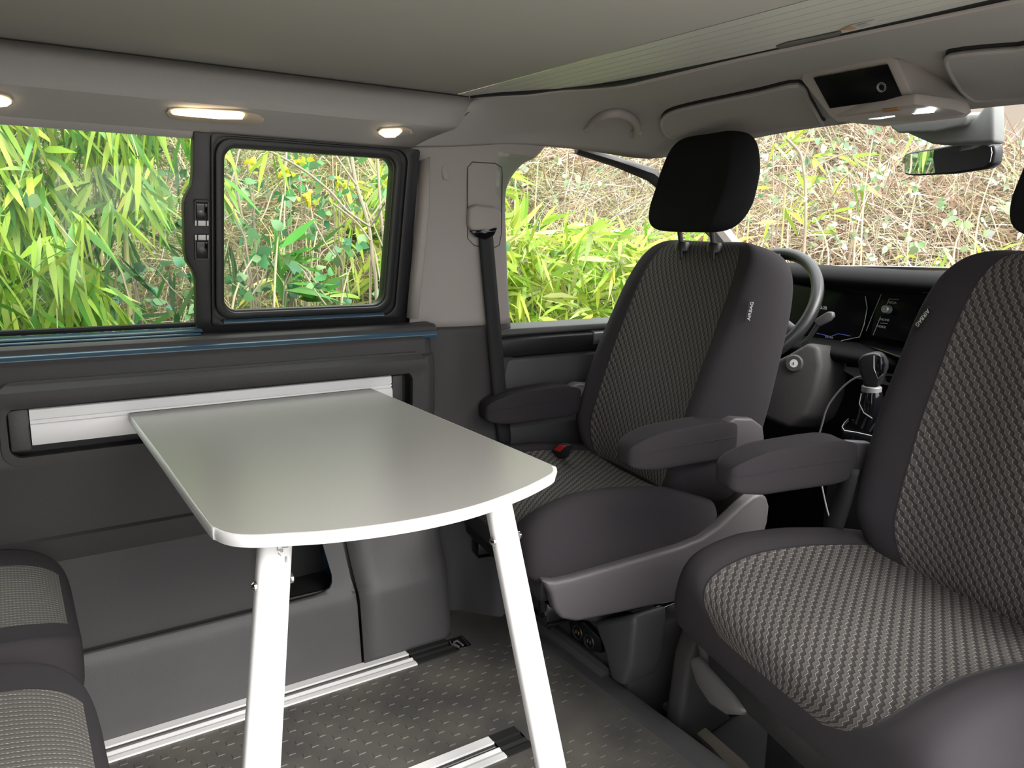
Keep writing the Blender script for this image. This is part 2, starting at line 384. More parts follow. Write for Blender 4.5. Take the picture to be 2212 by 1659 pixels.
# break lines as thin constraint rows: use a fine grid so that ledges read
def wl(a, b_): return (a, FACE(b_), b_)
def rowed_panel(name, x0, x1, zs, hole_, m):
    """rows of quads between the z breaks, with the hole cut by skipping through panel()"""
    obs = []
    return obs
vs = []; fs = []
XS = [-1.2, -.5, -.012, .2, .4, .455, .585, .6, .80, .828, .845, .86, .872, .882, .89]
XO = {.845: .003, .86: .012, .872: .028, .882: .055, .89: .09}; ZS = [.06, .10, .178, .25, .3550, .3551, .364, .404, .409, .48, .548, .552, .572, .664, .695, .700, .705, .735, .746]
for z in ZS:
    for x in XS: vs.append((x, FACE(z) + XO.get(x, 0), z))
nx = len(XS)
for j in range(len(ZS) - 1):
    for i in range(nx - 1):
        if ZS[j] == .572 and 2 <= i <= 7: continue
        if i == 5 and .178 <= ZS[j] < .355: continue
        fs.append([j * nx + i, j * nx + i + 1, (j + 1) * nx + i + 1, (j + 1) * nx + i])
wl_o = mesh('wall_left', vs, fs, M['dark2'], None, sharp=18); st(wl_o)
sm = wl_o.modifiers.new('thickness', 'SOLIDIFY'); sm.thickness = .006; sm.offset = 1
# recess tray behind the rail
tr = MB()
hz = rrect(-.012, .572, .80, .664, .018, 5)
a_ = [(p[0], FACE(p[1]) - .002, p[1]) for p in hz]; b_ = [(p[0], .728, p[1]) for p in hz]
vs, fs = loft([a_, b_], closed=True); n_ = len(hz); fs.append(list(range(n_, 2 * n_)))
st(mesh('trim_2', vs, fs, M['black'], None, recalc=False))
# raised lip that frames the recess (overhang above it, thin rim elsewhere)
lipo = [(x, z) for x, z in rrect(-.022, .558, .835, .712, .03, 6)]
liph = [(x, z) for x, z in rrect(-.010, .574, .797, .668, .02, 6)]
lf = lambda x, z: (x, FACE(z) - .0035 - (.010 * max(0, min(1, (z - .664) / .02))), z)
st(panel('trim_3', lipo, [liph], lf, (0, .014, 0), M['dark2'], None, grid=.012, bevel=0, sharp=30))
# sill: painted body metal lips under the glass
def lip(name, x0, x1, prof, m, seg=1):
    vs, fs = loft([[(x, y, z) for y, z in prof] for x in (x0, x1)], closed=True, cap=True); return st(mesh(name, vs, fs, m, None, bevel=.0015))
lip('trim_4', -1.2, .880, [(.713, .747), (.717, .7545), (.724, .7575), (.80, .7575), (.80, .74), (.715, .74)], M['paint'])
lip('trim_4', -1.2, .884, [(.7235, .7575), (.727, .766), (.735, .771), (.80, .773), (.80, .756), (.724, .756)], M['dark2'])
lip('trim_5', -1.2, .345, [(.748, .773), (.752, .7765), (.80, .777), (.80, .772), (.75, .772)], M['paint'])
lip('trim_6', -1.2, .350, [(.756, .779), (.760, .7825), (.80, .783), (.80, .778), (.757, .778)], M['paint'])
# grey trim rail above the windows (profile station by station, mitred at its front end)
P_ = [(.722, 1.166), (.712, 1.164), (.704, 1.170), (.700, 1.176), (.690, 1.181), (.66, 1.196), (.625, 1.211), (.612, 1.217), (.605, 1.226), (.605, 1.240), (.613, 1.262), (.628, 1.286)]
rows = []
xe = [.80, .80, .80, .803, .81, .83, .86, .875, .885, .895, .91, .925]
for t in (0, .3, .6, .8, .9, .95, 1):
    r = []
    for k, (y, z) in enumerate(P_):
        x = -1.3 + (xe[k] + 1.3) * t
        f = max(0, (x - .78) / .15)
        r.append((x, y + .018 * min(1, f) * (1 if 5 < k < 11 else 0), z))
    rows.append(r)
st(sheet('trim_7', rows, M['head'], None, th=.004, sharp=25))

st(tube('trim_23', [(x, .631, 1.2885) for x in (-1.2, -.4, .3, .7, .915)], .0028, M['rubber'], None, n=6))
st(tube('trim_24', [(x, .7035, 1.1735) for x in (-1.2, -.4, .3, .80)], .0016, M['rubber'], None, n=6))
st(tube('trim_25', [(.928, .622, 1.284), (.927, .64, 1.262), (.905, .655, 1.240), (.865, .672, 1.215), (.82, .705, 1.186)], .0014, M['dark'], None, n=6))
# front headliner over the cab: loft from the rim of the ceiling to the windscreen / door tops
RIM = [(.925, .628, 1.286), (.945, .56, 1.284), (.985, .49, 1.283), (1.02, .43, 1.287), (1.045, .36, 1.284), (1.06, .28, 1.281), (1.068, .18, 1.284), (1.072, .0, 1.288), (1.072, -.2, 1.288), (1.068, -.4, 1.286), (1.06, -.6, 1.284), (1.05, -.72, 1.28)]
MIDA = [(.90, .655, 1.255), (.96, .63, 1.262), (1.03, .58, 1.275), (1.08, .50, 1.295), (1.11, .42, 1.305), (1.13, .32, 1.308), (1.14, .2, 1.312), (1.145, .0, 1.318), (1.145, -.2, 1.318), (1.14, -.4, 1.312), (1.12, -.6, 1.30), (1.08, -.74, 1.27)]
MIDB = [(.86, .69, 1.215), (.97, .70, 1.225), (1.12, .705, 1.245), (1.28, .66, 1.270), (1.36, .55, 1.292), (1.38, .42, 1.30), (1.39, .25, 1.308), (1.395, .0, 1.312), (1.39, -.2, 1.31), (1.38, -.4, 1.304), (1.34, -.6, 1.28), (1.2, -.74, 1.25)]
OUT = [(.805, .712, 1.180), (.93, .735, 1.192), (1.12, .755, 1.212), (1.34, .755, 1.214), (1.53, .70, 1.200), (1.60, .56, 1.222), (1.625, .32, 1.245), (1.64, .05, 1.252), (1.635, -.2, 1.25), (1.62, -.42, 1.24), (1.55, -.64, 1.21), (1.25, -.76, 1.20)]
C4 = [cr_pts(c, 5) for c in (RIM, MIDA, MIDB, OUT)]
rows = []
for t in range(19):
    pass
cols = [cr_pts([C4[j][i] for j in range(4)], 6) for i in range(len(C4[0]))]
st(sheet('trim_8', cols, M['head'], None, th=.004, sharp=50))
# dark gap between ceiling and the rim, then the rim bead
rimc = cr_pts([(x - .002, y, z + .001) for x, y, z in RIM], 5)
st(tube('trim_9', [(p[0] + .004, p[1], p[2]) for p in rimc], .005, M['trim'], None, n=8))

# lowered roof: cloth ceiling and the slatted cover towards the front
out = [(-1.3, -.78), (.885, -.78), (.885, .655), (-1.3, .655)]
st(box('ceiling', (-1.3, -.78, 1.290), (.885, .655, 1.298), M['ceil'], None, bevel=.002))
pr = []; x = .885
while x < 1.13:
    pr += [(x, 1.287), (x + .0235, 1.2865), (x + .0245, 1.2915), (x + .0255, 1.2865)]; x += .0265
rc_ = np.array(cr_pts(RIM, 5)); rc_ = rc_[np.argsort(rc_[:, 1])]
rx_ = lambda y: float(np.interp(y, rc_[:, 1], rc_[:, 0])) + .006
vs, fs = loft([[(min(x, rx_(y)), y, z + .003) for x, z in pr] for y in np.linspace(-.78, .64, 60)])
st(mesh('ceiling', vs, fs, M['slat'], None, sharp=20))
st(tube('trim_22', [(x - .003, y, z + .004) for x, y, z in rimc], .0055, M['black'], None, n=8))  # black tube put in for the shaded gap along the rim
# grip slot and remains of a sticker on the slatted cover
g = [zp(u, v, 1.2880) for u, v in ((1676, 101), (1700, 92), (1760, 80), (1815, 68), (1818, 71), (1812, 79), (1760, 92), (1700, 105), (1682, 105))]
tag(slab('grip_recess', g, (0, 0, .0015), M['dark'], None, bevel=0), 'dark elongated grip recess in the slatted front edge of the ceiling', 'grip')
g = [zp(u, v, 1.2881) for u, v in ((1812, 66), (1835, 56), (1890, 44), (1896, 50), (1860, 62), (1838, 66))]
stk = tag(slab('sticker', g, (0, 0, .0012), M['slat'], None, bevel=0), 'torn pale sticker with amber stain on the slatted ceiling cover', 'sticker')
g = [zp(u, v, 1.2872) for u, v in ((1815, 66), (1836, 57), (1850, 61), (1838, 65))]
slab('stain', g, (0, 0, .0005), M['orange'], stk, bevel=0)
g = [zp(u, v, 1.2872) for u, v in ((1848, 56), (1870, 50), (1880, 53), (1862, 60))]
slab('print', g, (0, 0, .0005), M['grey_print'], stk, bevel=0)

# --------------------------------------------- left windows
def W3(x, z): return (x, WY(z), z)
w1 = st(box('window_1', (-1.2, 0, 0), (.1, .1, .1), M['glass'], None)); bpy.data.objects.remove(w1)
def pane(name, poly, f, th, m=None):
    return panel(name, poly, [], f, th, m or M['glass'], None)
wn = st(pane('window_1', [(-1.2, .783), (.40, .783), (.40, 1.19), (-1.2, 1.19)], lambda x, z: (x, WY(z) + .036, z), (0, .003, 0)))
# rubber edge round the fixed pane
def band(name, pts, wd, m, parent, dy=0, th=.012):
    a = [Vector((x, WY(z) + dy, z)) for x, z in pts]; return tube(name, a, wd, m, parent, n=8)
band('rubber_seal', [(-1.2, .788), (.36, .788)], .006, M['rubber'], wn, .03)
# post / window frame, with the bumped edge around the latches
xl = [(.342, 1.175), (.340, 1.10), (.337, 1.075), (.326, 1.055), (.322, 1.04), (.322, .945), (.326, .925), (.338, .905), (.343, .885), (.343, .80), (.346, .768)]
outf = xl + [(.832, .768), (.828, 1.170), (.824, 1.174)]
hol = rrect(.3995, .819, .7645, 1.1505, .026, 7)
fr = st(panel('window_2', outf, [hol], lambda x, z: (x, WY(z) - .002, z), (0, .028, 0), M['black'], None, bevel=.003, grid=0, sharp=30))
# stepped inner frame of the sliding pane
hol2 = rrect(.396, .815, .768, 1.154, .028, 7); out2 = rrect(.380, .801, .784, 1.166, .034, 7)
panel('sliding_frame', out2, [hol2], lambda x, z: (x, WY(z) - .013, z), (0, .014, 0), M['black'], fr, bevel=.0025)
out3 = rrect(.3725, .786, .812, 1.173, .008, 4); hol3 = rrect(.376, .793, .795, 1.170, .030, 7)
panel('outer_frame', out3, [hol3], lambda x, z: (x, WY(z) - .011, z), (0, .010, 0), M['black'], fr, bevel=.003)
# painted ledge seen below the sliding pane
vs, fs = loft([[(x, WY(.80) - .017, .7925), (x, WY(.80) - .0155, .7965), (x, WY(.80) - .010, .8005), (x, WY(.80) + .01, .801), (x, WY(.80) + .01, .79)] for x in (.395, .765)], closed=True, cap=True)
mesh('window_ledge', vs, fs, M['paint'], fr, bevel=.001)
panel('pane', rrect(.39, .81, .775, 1.16, .03, 6), [], lambda x, z: (x, WY(z) + .018, z), (0, .003, 0), M['glass'], fr)
# latches of the sliding window
def latch(z0, up, lab):
    t = thing('window_latch', (.335, WY(z0) - .004, z0), lab, 'latch', None); y = lambda z: WY(z) - .0035
    s = 1 if up else -1
    def bx(nm, xa, xb, za, zb, d0, d1, m): 
        za, zb = min(za, zb), max(za, zb)
        return slab(nm, [(xa, y(za) - d0, za), (xb, y(za) - d0, za), (xb, y(zb) - d0, zb), (xa, y(zb) - d0, zb)], (0, -(d1 - d0), 0), m, t, bevel=.001)
    fr_ = MB()
    for xa, xb, za, zb in ((.3405, .343, z0, z0 + s * .046), (.3655, .368, z0, z0 + s * .046), (.3405, .368, z0 + s * .0435, z0 + s * .046)):
        za, zb = min(za, zb), max(za, zb)
        fr_.slab([(xa, y(za), za), (xb, y(za), za), (xb, y(zb), zb), (xa, y(zb), zb)], (0, -.005, 0))
    fr_.out('housing', M['dark'], t)
    bx('slider', .3435, .365, z0 + s * .010, z0 + s * .040, .001, .007, M['blackg'])
    bx('latch_tab', .3465, .3615, z0 - s * .004, z0 + s * .0065, .003, .0065, M['white'])
    bx('latch_tab', .3405, .3445, z0 - s * .004, z0 + s * .0065, .002, .0055, M['white'])
    bx('latch_tab', .3635, .3675, z0 - s * .004, z0 + s * .0065, .002, .0055, M['white'])
latch(1.000, True, 'upper black sliding window latch with silver tabs on the window post')
latch(.974, False, 'lower black sliding window latch with silver tabs on the window post')
# pinkish reveal strip between window frame and pillar
rv = [[(.822, .762, .786), (.842, .742, .783)], [(.826, .745, .90), (.848, .724, .90)], [(.832, .72, 1.05), (.852, .70, 1.05)], [(.832, .712, 1.15), (.850, .692, 1.16)], [(.80, .70, 1.178), (.835, .692, 1.183)]]
st(sheet('trim_10', rv[:4], M['trim'], None, th=.004))

# --------------------------------------------- B pillar: light upper cover, dark lower cover
def prow(z, a): return [(x, y, z) for x, y in a]
UPo = {1.187: [(.815, .712), (.85, .697), (.90, .690), (.98, .688), (1.07, .694), (1.115, .705), (1.12, .75)],
      1.165: [(.822, .716), (.855, .695), (.905, .684), (.98, .680), (1.05, .684), (1.075, .70), (1.08, .75)],
      1.10: [(.830, .722), (.862, .70), (.91, .676), (.98, .670), (1.025, .674), (1.045, .70), (1.05, .76)],
      .97: [(.835, .735), (.868, .71), (.915, .674), (.98, .668), (1.035, .674), (1.052, .70), (1.056, .78)],
      .85: [(.838, .750), (.865, .725), (.922, .676), (.98, .668), (1.045, .674), (1.066, .70), (1.07, .80)],
      .768: [(.835, .765), (.858, .738), (.925, .678), (.985, .668), (1.055, .674), (1.082, .70), (1.086, .80)]}
UP = {1.225: [(.80, .712), (.86, .730), (.90, .738), (.98, .745), (1.12, .755), (1.225, .765), (1.24, .80)],
      1.187: [(.812, .722), (.86, .735), (.90, .742), (.98, .748), (1.10, .754), (1.185, .760), (1.20, .80)],
      1.165: [(.822, .728), (.862, .740), (.905, .748), (.98, .752), (1.09, .757), (1.150, .768), (1.16, .82)],
      1.10: [(.830, .738), (.868, .750), (.915, .758), (.98, .760), (1.08, .764), (1.112, .780), (1.12, .84)],
      .97: [(.835, .752), (.870, .762), (.925, .764), (.98, .762), (1.085, .764), (1.115, .782), (1.122, .85)],
      .85: [(.838, .768), (.872, .775), (.930, .766), (.98, .762), (1.09, .764), (1.123, .782), (1.13, .86)],
      .757: [(.835, .775), (.872, .782), (.935, .768), (.985, .762), (1.10, .764), (1.132, .782), (1.14, .86)]}
def prw(z, a, per=4): return [(p[0], p[1], z) for p in cr_pts(a, per)]
zs = sorted(UP); rows = [prw(z, UP[z]) for z in zs]
rows = [ [tuple(p) for p in r] for r in zip(*[cr_pts([np.array(r[k]) for r in rows], 5) for k in range(len(rows[0]))])]
st(sheet('trim_11', rows, M['trim'], None, th=.005, sharp=40))
LO = {.757: UP[.757], .65: [(.87, .78), (.895, .785), (.94, .770), (.99, .762), (1.11, .766), (1.148, .785), (1.155, .86)],
      .45: [(.87, .78), (.895, .785), (.94, .775), (1.0, .765), (1.14, .768), (1.185, .785), (1.19, .86)],
      .20: [(.89, .76), (.90, .765), (.95, .75), (1.0, .72), (1.05, .68), (1.10, .69), (1.16, .82)],
      -.12: [(.89, .73), (.905, .735), (.955, .71), (.985, .65), (1.03, .61), (1.09, .63), (1.16, .80)]}
zs = sorted(LO); rows = [prw(z, LO[z]) for z in zs]
rows = [[tuple(p) for p in r] for r in zip(*[cr_pts([np.array(r[k]) for r in rows], 6) for k in range(len(rows[0]))])]
st(sheet('trim_12', rows, M['dark2'], None, th=.005, sharp=40))
st(slab('wall_left', [(.812, .815, .74), (1.10, .815, .74), (1.08, .792, 1.21), (.812, .768, 1.21)], (0, .035, 0), M['black'], None, bevel=0))
# seams and the outlined belt guide plate
from mathutils.bvhtree import BVHTree
_p = bpy.data.objects['trim_11'].data; BP_ = BVHTree.FromPolygons([v.co.copy() for v in _p.vertices], [tuple(p.vertices) for p in _p.polygons])
def pl(u, v):
    d = Vector(ray(u, v)); loc = BP_.ray_cast(Vector(CAM), d)[0]
    return (loc if loc is not None else hit(u, v, (0, .762, 0), (0, 1, 0))) - d * .003
gp = [pl(u, v) for u, v in ((1020, 350), (1070, 353), (1084, 362), (1085, 380), (1083, 505), (1078, 530), (1060, 538), (1024, 530), (1010, 515), (1010, 362))]
st(tube('trim_13', [tuple(p) for p in gp + [gp[0]]], .0014, M['dark'], None, n=6))

# --------------------------------------------- storage step and box below the left wall
BP = [(.735, .42), (.712, .36), (.690, .30), (.668, .24), (.652, .198), (.643, .178), (.632, .155), (.618, .06), (.612, .002)]
def resamp(P, n):
    P = np.array(P); d = np.r_[0, np.cumsum(np.linalg.norm(np.diff(P, axis=0), axis=1))]; t = np.linspace(0, d[-1], n)
    return np.c_[np.interp(t, d, P[:, 0]), np.interp(t, d, P[:, 1])]
bp = resamp(cr_pts(BP, 5), 44)
bz = bp[::-1, 1]; by_ = bp[::-1, 0]
SF = lambda x, z: (x, float(np.interp(z, bz, by_)), z)
zc = .180
o_l = [(-1.0, .002), (.628, .002), (.628, .14), (.6265, .17), (.622, .20), (.613, .30), (.609, .38), (.560, .38), (.566, .30), (.576, .235), (.579, .215), (.577, .200), (.570, .190), (.555, .184), (.53, .181), (.45, zc), (-1.0, zc)]
st(panel('trim_14', o_l, [], SF, (0, .006, 0), M['dark'], None, grid=.010, sharp=60))
st(box('trim_16', (.44, .775, .14), (.60, .795, .42), M['rubber'], None, bevel=0))
st(box('trim_16', (.44, .645, .165), (.60, .78, .175), M['rubber'], None, bevel=0))
# the seam leans, so the box cover starts further forward near the floor
rows = []
lean = lambda z: .6325 - .019 * min(1, max(0, (z - .16) / .22))
xs_ = [0, .2, .4, .6, .75]
for t in xs_:
    rows.append([(lean(z) + (.845 - lean(z)) * t / .75, y - .004, z if t else z) for y, z in bp])
for a, b_ in ((.35, .0045), (.6, .0), (.8, -.006), (.95, -.022), (1.0, -.045)):
    rows.append([(.845 + .045 * math.sin(a * math.pi / 2), y - .004 + .10 * (1 - math.cos(a * math.pi / 2)), max(.0, z)) for y, z in bp])
st(sheet('trim_17', rows, M['dark'], None, th=.004, sharp=60))

# --------------------------------------------- driver door (window, belt line, lining)
dr = st(panel('door_1', [(1.09, -.1), (2.3, -.1), (2.3, .728), (1.09, .728)], [], lambda x, z: (x, .80 - .0 * z, z), (0, .05, 0), M['dark'], None))
def dl(prof, x0, x1, name, m):
    vs, fs = loft([[(x, y, z) for y, z in prof] for x in (x0, x1)], closed=True, cap=True); return mesh(name, vs, fs, m, dr, bevel=.003)
dl([(.81, .722), (.765, .722), (.755, .728), (.76, .742), (.81, .752)], 1.09, 2.2, 'belt_line_trim', M['dark'])
dl([(.81, .716), (.765, .724), (.752, .715), (.750, .69), (.757, .668), (.81, .665)], 1.09, 1.40, 'grip_panel', M['black'])
dl([(.81, .716), (.765, .724), (.752, .716), (.750, .695), (.757, .683), (.81, .68)], 1.403, 2.2, 'grip_panel', M['silver'])
dl([(.81, .664), (.772, .662), (.765, .655), (.764, .56), (.775, .545), (.81, .54)], 1.09, 2.2, 'upper_lining', M['dark'])
dl([(.81, .52), (.775, .515), (.77, .50), (.75, .47), (.75, .20), (.81, .1)], 1.09, 2.2, 'lower_lining', M['dark2'])
st(panel('window_3', [(1.07, .74), (2.25, .74), (2.25, .80), (1.72, 1.10), (1.55, 1.165), (1.07, 1.19)], [], lambda x, z: (x, .81 - .14 * (z - .74), z), (0, .003, 0), M['glass'], None))
# door window frame and A pillar
MB_ = MB(); MB_.tube([(1.34, .782, 1.215), (1.46, .760, 1.190), (1.56, .725, 1.160), (1.70, .725, 1.09), (1.90, .75, .98), (2.14, .79, .83)], [.012, .014, .020, .022, .022, .022], 8)
st(MB_.out('trim_18', M['black'], None))
MB_ = MB(); MB_.tube([(1.60, .68, 1.17), (1.72, .70, 1.09), (1.90, .735, .98), (2.15, .77, .83)], .03, 10)
st(MB_.out('trim_19', M['trim'], None))
MB_ = MB(); MB_.tube([(1.50, -.70, 1.21), (1.75, -.71, 1.13), (2.38, -.73, .85)], .03, 10)
st(MB_.out('trim_20', M['trim'], None))
# windscreen
rows = []
for t in np.linspace(0, 1, 7):
    rows.append([(1.645 + .80 * t + .10 * math.sin(math.pi * t) - (.10 + .20 * t) * (y / .7) ** 2, y, 1.252 - .372 * t - .01 * (y / .7) ** 2) for y in np.linspace(-.70, .70, 15)])
ws = st(sheet('window_4', rows, M['wsglass'], None, th=0))
# bonnet outside; its pale colour stands for the glare at the windscreen base
rows = []
for t in np.linspace(0, 1, 8):
    rows.append([(2.46 + .75 * t - .10 * (y / .8) ** 2, y, 0.914 - .10 * t - .16 * t * t * t - .02 * (y / .8) ** 2) for y in np.linspace(-.8, .8, 15)])
st(sheet('trim_21', rows, M['white'], None, th=.003))
from mathutils.bvhtree import BVHTree
_h = bpy.data.objects['trim_8'].data; BH = BVHTree.FromPolygons([v.co.copy() for v in _h.vertices], [tuple(p.vertices) for p in _h.polygons])
def onray(u, v, off):
    p, n = onhead(u, v); return p - Vector(ray(u, v)) * off
def onhead(u, v, off=0.):
    d = Vector(ray(u, v)); loc, n, i, t = BH.ray_cast(Vector(CAM), d)
    if loc is None: loc = hit(u, v, (1.45, 0, 1.26), (-.3, 0, -1)); n = Vector((-.3, 0, -1)).normalized()
    if n.dot(d) > 0: n = -n
    return loc + n * off, n

# ------------------------------------------------------------------ seats
class Frame:
    """seat frame: b = towards the backrest, l = across (towards the left wall), origin = middle of the cushion front"""
    def __init__(s, o, yaw):
        c, q = math.cos(R(yaw)), math.sin(R(yaw)); s.o = Vector(o); s.b = Vector((c, -q, 0)); s.l = Vector((q, c, 0))
    def p(s, a, w, z): return s.o + s.b * a + s.l * w + Vector((0, 0, z))
def half_loop(W, T, b, dish, seam):
    return [(0, .5 * T - dish), (.28 * W, .5 * T - dish * .92), ((seam - .10) * W, .5 * T - dish * .35 + .2 * b), (seam * W, .5 * T + .45 * b), ((seam + .02) * W, .5 * T + .5 * b),
            (max(.80, seam + .1) * W, .5 * T + b), (.93 * W, .5 * T + .62 * b), (1.0 * W, .18 * T), (1.0 * W, -.22 * T), (.93 * W, -.46 * T), (.6 * W, -.5 * T), (0, -.5 * T)]
def pillow(name, f, n, Wf, Tf, bf, df, cf, mats, parent, seam=.6, ins=None, pw=5., pt=2.6, per=4, insname='center_panel', groove=.0):
    """stuffed shape: cross-section loops (w, d) along s in 0..1; cf(s) -> (along, offset); f(along, w, d) -> point.
    ins = (s0, s1) stretch of the patterned centre panel, made as its own mesh"""
    S_ = .5 - .5 * np.cos(np.linspace(.02, math.pi - .02, n)); rows = []; us = []
    for s in S_:
        e = abs(2 * s - 1); ew = (1 - e ** pw) ** (1 / pw); et = (1 - e ** pt) ** (1 / pt)
        W = Wf(s) * ew; T = Tf(s) * et; h = cr_pts(half_loop(W, T, bf(s) * et, df(s) * et, seam), per)
        loop = [np.array(q) for q in h] + [np.array([-q[0], q[1]]) for q in h[::-1][1:-1]]
        rows.append(loop); u = [0]
        for k in range(1, len(loop)): u.append(u[-1] + np.linalg.norm(loop[k] - loop[k - 1]))
        us.append(u)
    N = len(rows[0]); a = [cf(s) for s in S_]; V = []
    for (al, of), r in zip(a, rows):
        for q in r: V.append(tuple(f(al, q[0], q[1] + of)))
    mid = len(S_) // 2; um = np.array(us[mid]); tot = um[-1] + np.linalg.norm(rows[mid][0] - rows[mid][-1])
    um = np.where(um > tot / 2, um - tot, um)
    vv = np.r_[0, np.cumsum([np.linalg.norm(np.array(V[(i + 1) * N]) - np.array(V[i * N])) for i in range(len(S_) - 1)])]
    ks = per * 3                                  # loop index of the seam
    faces = []; isin = []
    for i in range(len(S_) - 1):
        for k in range(N):
            faces.append((i * N + k, i * N + (k + 1) % N, (i + 1) * N + (k + 1) % N, (i + 1) * N + k))
            isin.append(bool(ins and ins[0] <= S_[i] < ins[1] and (k < ks or k >= N - ks)))
    faces += [tuple(range(N))[::-1], tuple((len(S_) - 1) * N + k for k in range(N))]; isin += [False, False]
    objs = []
    for want, nm, m in ((False, name, mats[0]), (True, insname, mats[1] if len(mats) > 1 else None)):
        fs = [q for q, t in zip(faces, isin) if t == want]
        if not fs: continue
        used = sorted({i for q in fs for i in q}); mp = {u: i for i, u in enumerate(used)}
        me = bpy.data.meshes.new(nm); me.from_pydata([V[i] for i in used], [], [[mp[i] for i in q] for q in fs])
        uvl = me.uv_layers.new(name='UVMap')
        for l in me.loops:
            i = used[l.vertex_index]; uvl.data[l.index].uv = (um[i % N], vv[i // N])
        bm = bmesh.new(); bm.from_mesh(me); 
        bm.to_mesh(me); bm.free()
        finish(me, m, 60); objs.append(link(nm, me, parent if want is False or True else None))
    return objs
def flip_if_needed(o):
    pass
def seat(name, fr, label, cat, arms, tag_l, rec=.17, hw=.240, hr=.530, bw=0., sm=.70, pv_=1., bs=.70, cz=.341):
    t = thing(name, fr.o, label, cat, None)
    # cushion: stations run from the front edge to the back
    f = lambda a, w, d: fr.p(a, w, cz + d)
    def cc(s):
        al = .52 * s; of = .006 * math.sin(math.pi * s) - .020 * max(0, (s - .45)) * 1.6 - .012 * max(0, .25 - s) * 4
        return al - .012, of
    pillow('cushion', f, 46, lambda s: hw - .008 * s, lambda s: .150 + .02 * (1 - s), lambda s: .028 * (1 - .5 * s), lambda s: .010, cc,
           (M['seatdark'], M['woven']), t, seam=sm, ins=(.0, .90), pw=12, pt=3.4, insname='cushion_center')
    q = []
    for sg, rng in ((1, np.linspace(.9, .004, 26)), (-1, np.linspace(.004, .9, 26))):
        for s in rng:
            ew = (1 - abs(2 * s - 1) ** 12) ** (1 / 12); al, of = cc(s); q.append(tuple(f(al, sg * ((hw - .008 * s) * ew + .0004), of)))
    tube('piping', q, .0016, M['seatdark'], t, n=6)
    # front apron of plain cloth under the pattern
    # backrest: stations run from bottom to top along a reclined spine
    def spine(s):
        h = .60 * s; return (.452 + rec * s, .375 + h)
    def fb(a, w, d):
        x, z = spine(a); return fr.p(x - d * .965, w, z - d * .26 * -1 * 1.0 * .0 + d * .26)
    Wb = lambda s: float(np.interp(s, [0, .15, .45, .75, .9, 1], [.240, .260, .262, .254, .246, .236])) + bw
    pillow('backrest', fb, 60, Wb, lambda s: .180 - .055 * s, lambda s: float(np.interp(s, [0, .15, .5, .8, 1], [.02, .045, .04, .018, .0])), lambda s: .006, lambda s: (s, 0),
           (M['seatdark'], M['woven']), t, seam=bs, ins=(.02, .985), pw=6., pt=5.0, insname='backrest_center')
    # headrest with two steel posts
    def fh(a, w, d):
        x = hr + .055 * a + .012 * math.sin(a * math.pi); return fr.p(x - d, w, 1.002 + .235 * a)
    pillow('headrest', fh, 40, lambda s: float(np.interp(s, [0, .3, .6, 1], [.137, .147, .143, .120])), lambda s: .105 - .02 * s, lambda s: .0, lambda s: .004, lambda s: (s, 0),
           (M['headrest'],), t, seam=.6, pw=5.6, pt=3.2)
    for w in (-.062, .062):
        tube('headrest_post', [fr.p(hr + .03, w, .93), fr.p(hr + .025, w, .975), fr.p(hr + .012, w, 1.03)], .0065, M['black'], t)
        c = fr.p(hr + .03, w, .966); MB().lathe([(0, .012), (.014, .012), (.018, .006), (.019, -.01), (0, -.01)], c, (0, 0, 1), 20).out('post_sleeve', M['black'], t)
    # armrests: pad + pivot cover
    for w, a0, zc_ in arms:
        def fa(a, ww, d): return fr.p(a0 + .285 * a, w + ww, zc_ + d - .014 * (1 - a) ** 2)
        pillow('armrest', fa, 34, lambda s: .036, lambda s: float(np.interp(s, [0, .25, .8, 1], [.060, .080, .086, .080])), lambda s: .0, lambda s: .0, lambda s: (s, 0),
               (M['seatdark'],), t, seam=.6, pw=5.5, pt=4.6)
        tube('piping', [tuple(fa(s, -.0362 * (1 - abs(2 * s - 1) ** 5.5) ** (1 / 5.5), .006)) for s in np.linspace(.03, .97, 20)], .0013, M['seatdark'], t, n=6)
        pv = MB(); pts = [fr.p(a + a0 - .19, w - .022 * pv_, z * 1. + zc_ - .527 - (.012 if pv_ < 1 else 0)) for a, z in ((.44, .500), (.44, .560), (.465, .572), (.515, .566), (.548, .545), (.556, .515), (.54, .490), (.48, .482))]
        pv.slab(pts, fr.l * .044 * pv_); pv.out('armrest_pivot', M['seatbase'], t, bevel=.006, seg=3)
    # side covers of the seat base, with the upward lug at the hinge (traced side profile)
    P = [(.014, .294), (.034, .262), (.045, .224), (.062, .198), (.100, .184), (.27, .180), (.43, .176), (.50, .190), (.563, .221), (.598, .27), (.616, .332), (.617, .370), (.606, .396), (.585, .408), (.562, .404),
         (.53, .386), (.470, .345), (.42, .322), (.360, .311), (.20, .297), (.088, .288), (.045, .287)]
    for sg in (-1, 1):
        pts = [fr.p(a, sg * .222, z) for a, z in P]
        o = slab('side_cover', pts, fr.l * sg * .034, M['seatbase'], t, bevel=.010, seg=3)
    # front nose below the cushion, seat pan, runners, swivel plate
    box_ = MB(); pts = [fr.p(.03, -.215, .22), fr.p(.03, .215, .22), fr.p(.47, .215, .22), fr.p(.47, -.215, .22)]
    box_.slab(pts, (0, 0, .075)); box_.out('seat_pan', M['black'], t, bevel=.012)
    for w in (-.19, .19):
        slab('seat_runner', [fr.p(.05, w - .022, .165), fr.p(.05, w + .022, .165), fr.p(.50, w + .022, .165), fr.p(.50, w - .022, .165)], (0, 0, .05), M['blackg'], t, bevel=.004)
        tube('runner_lip', [fr.p(.05, w - .024, .168), fr.p(.50, w - .024, .168)], .003, M['blackg'], t)
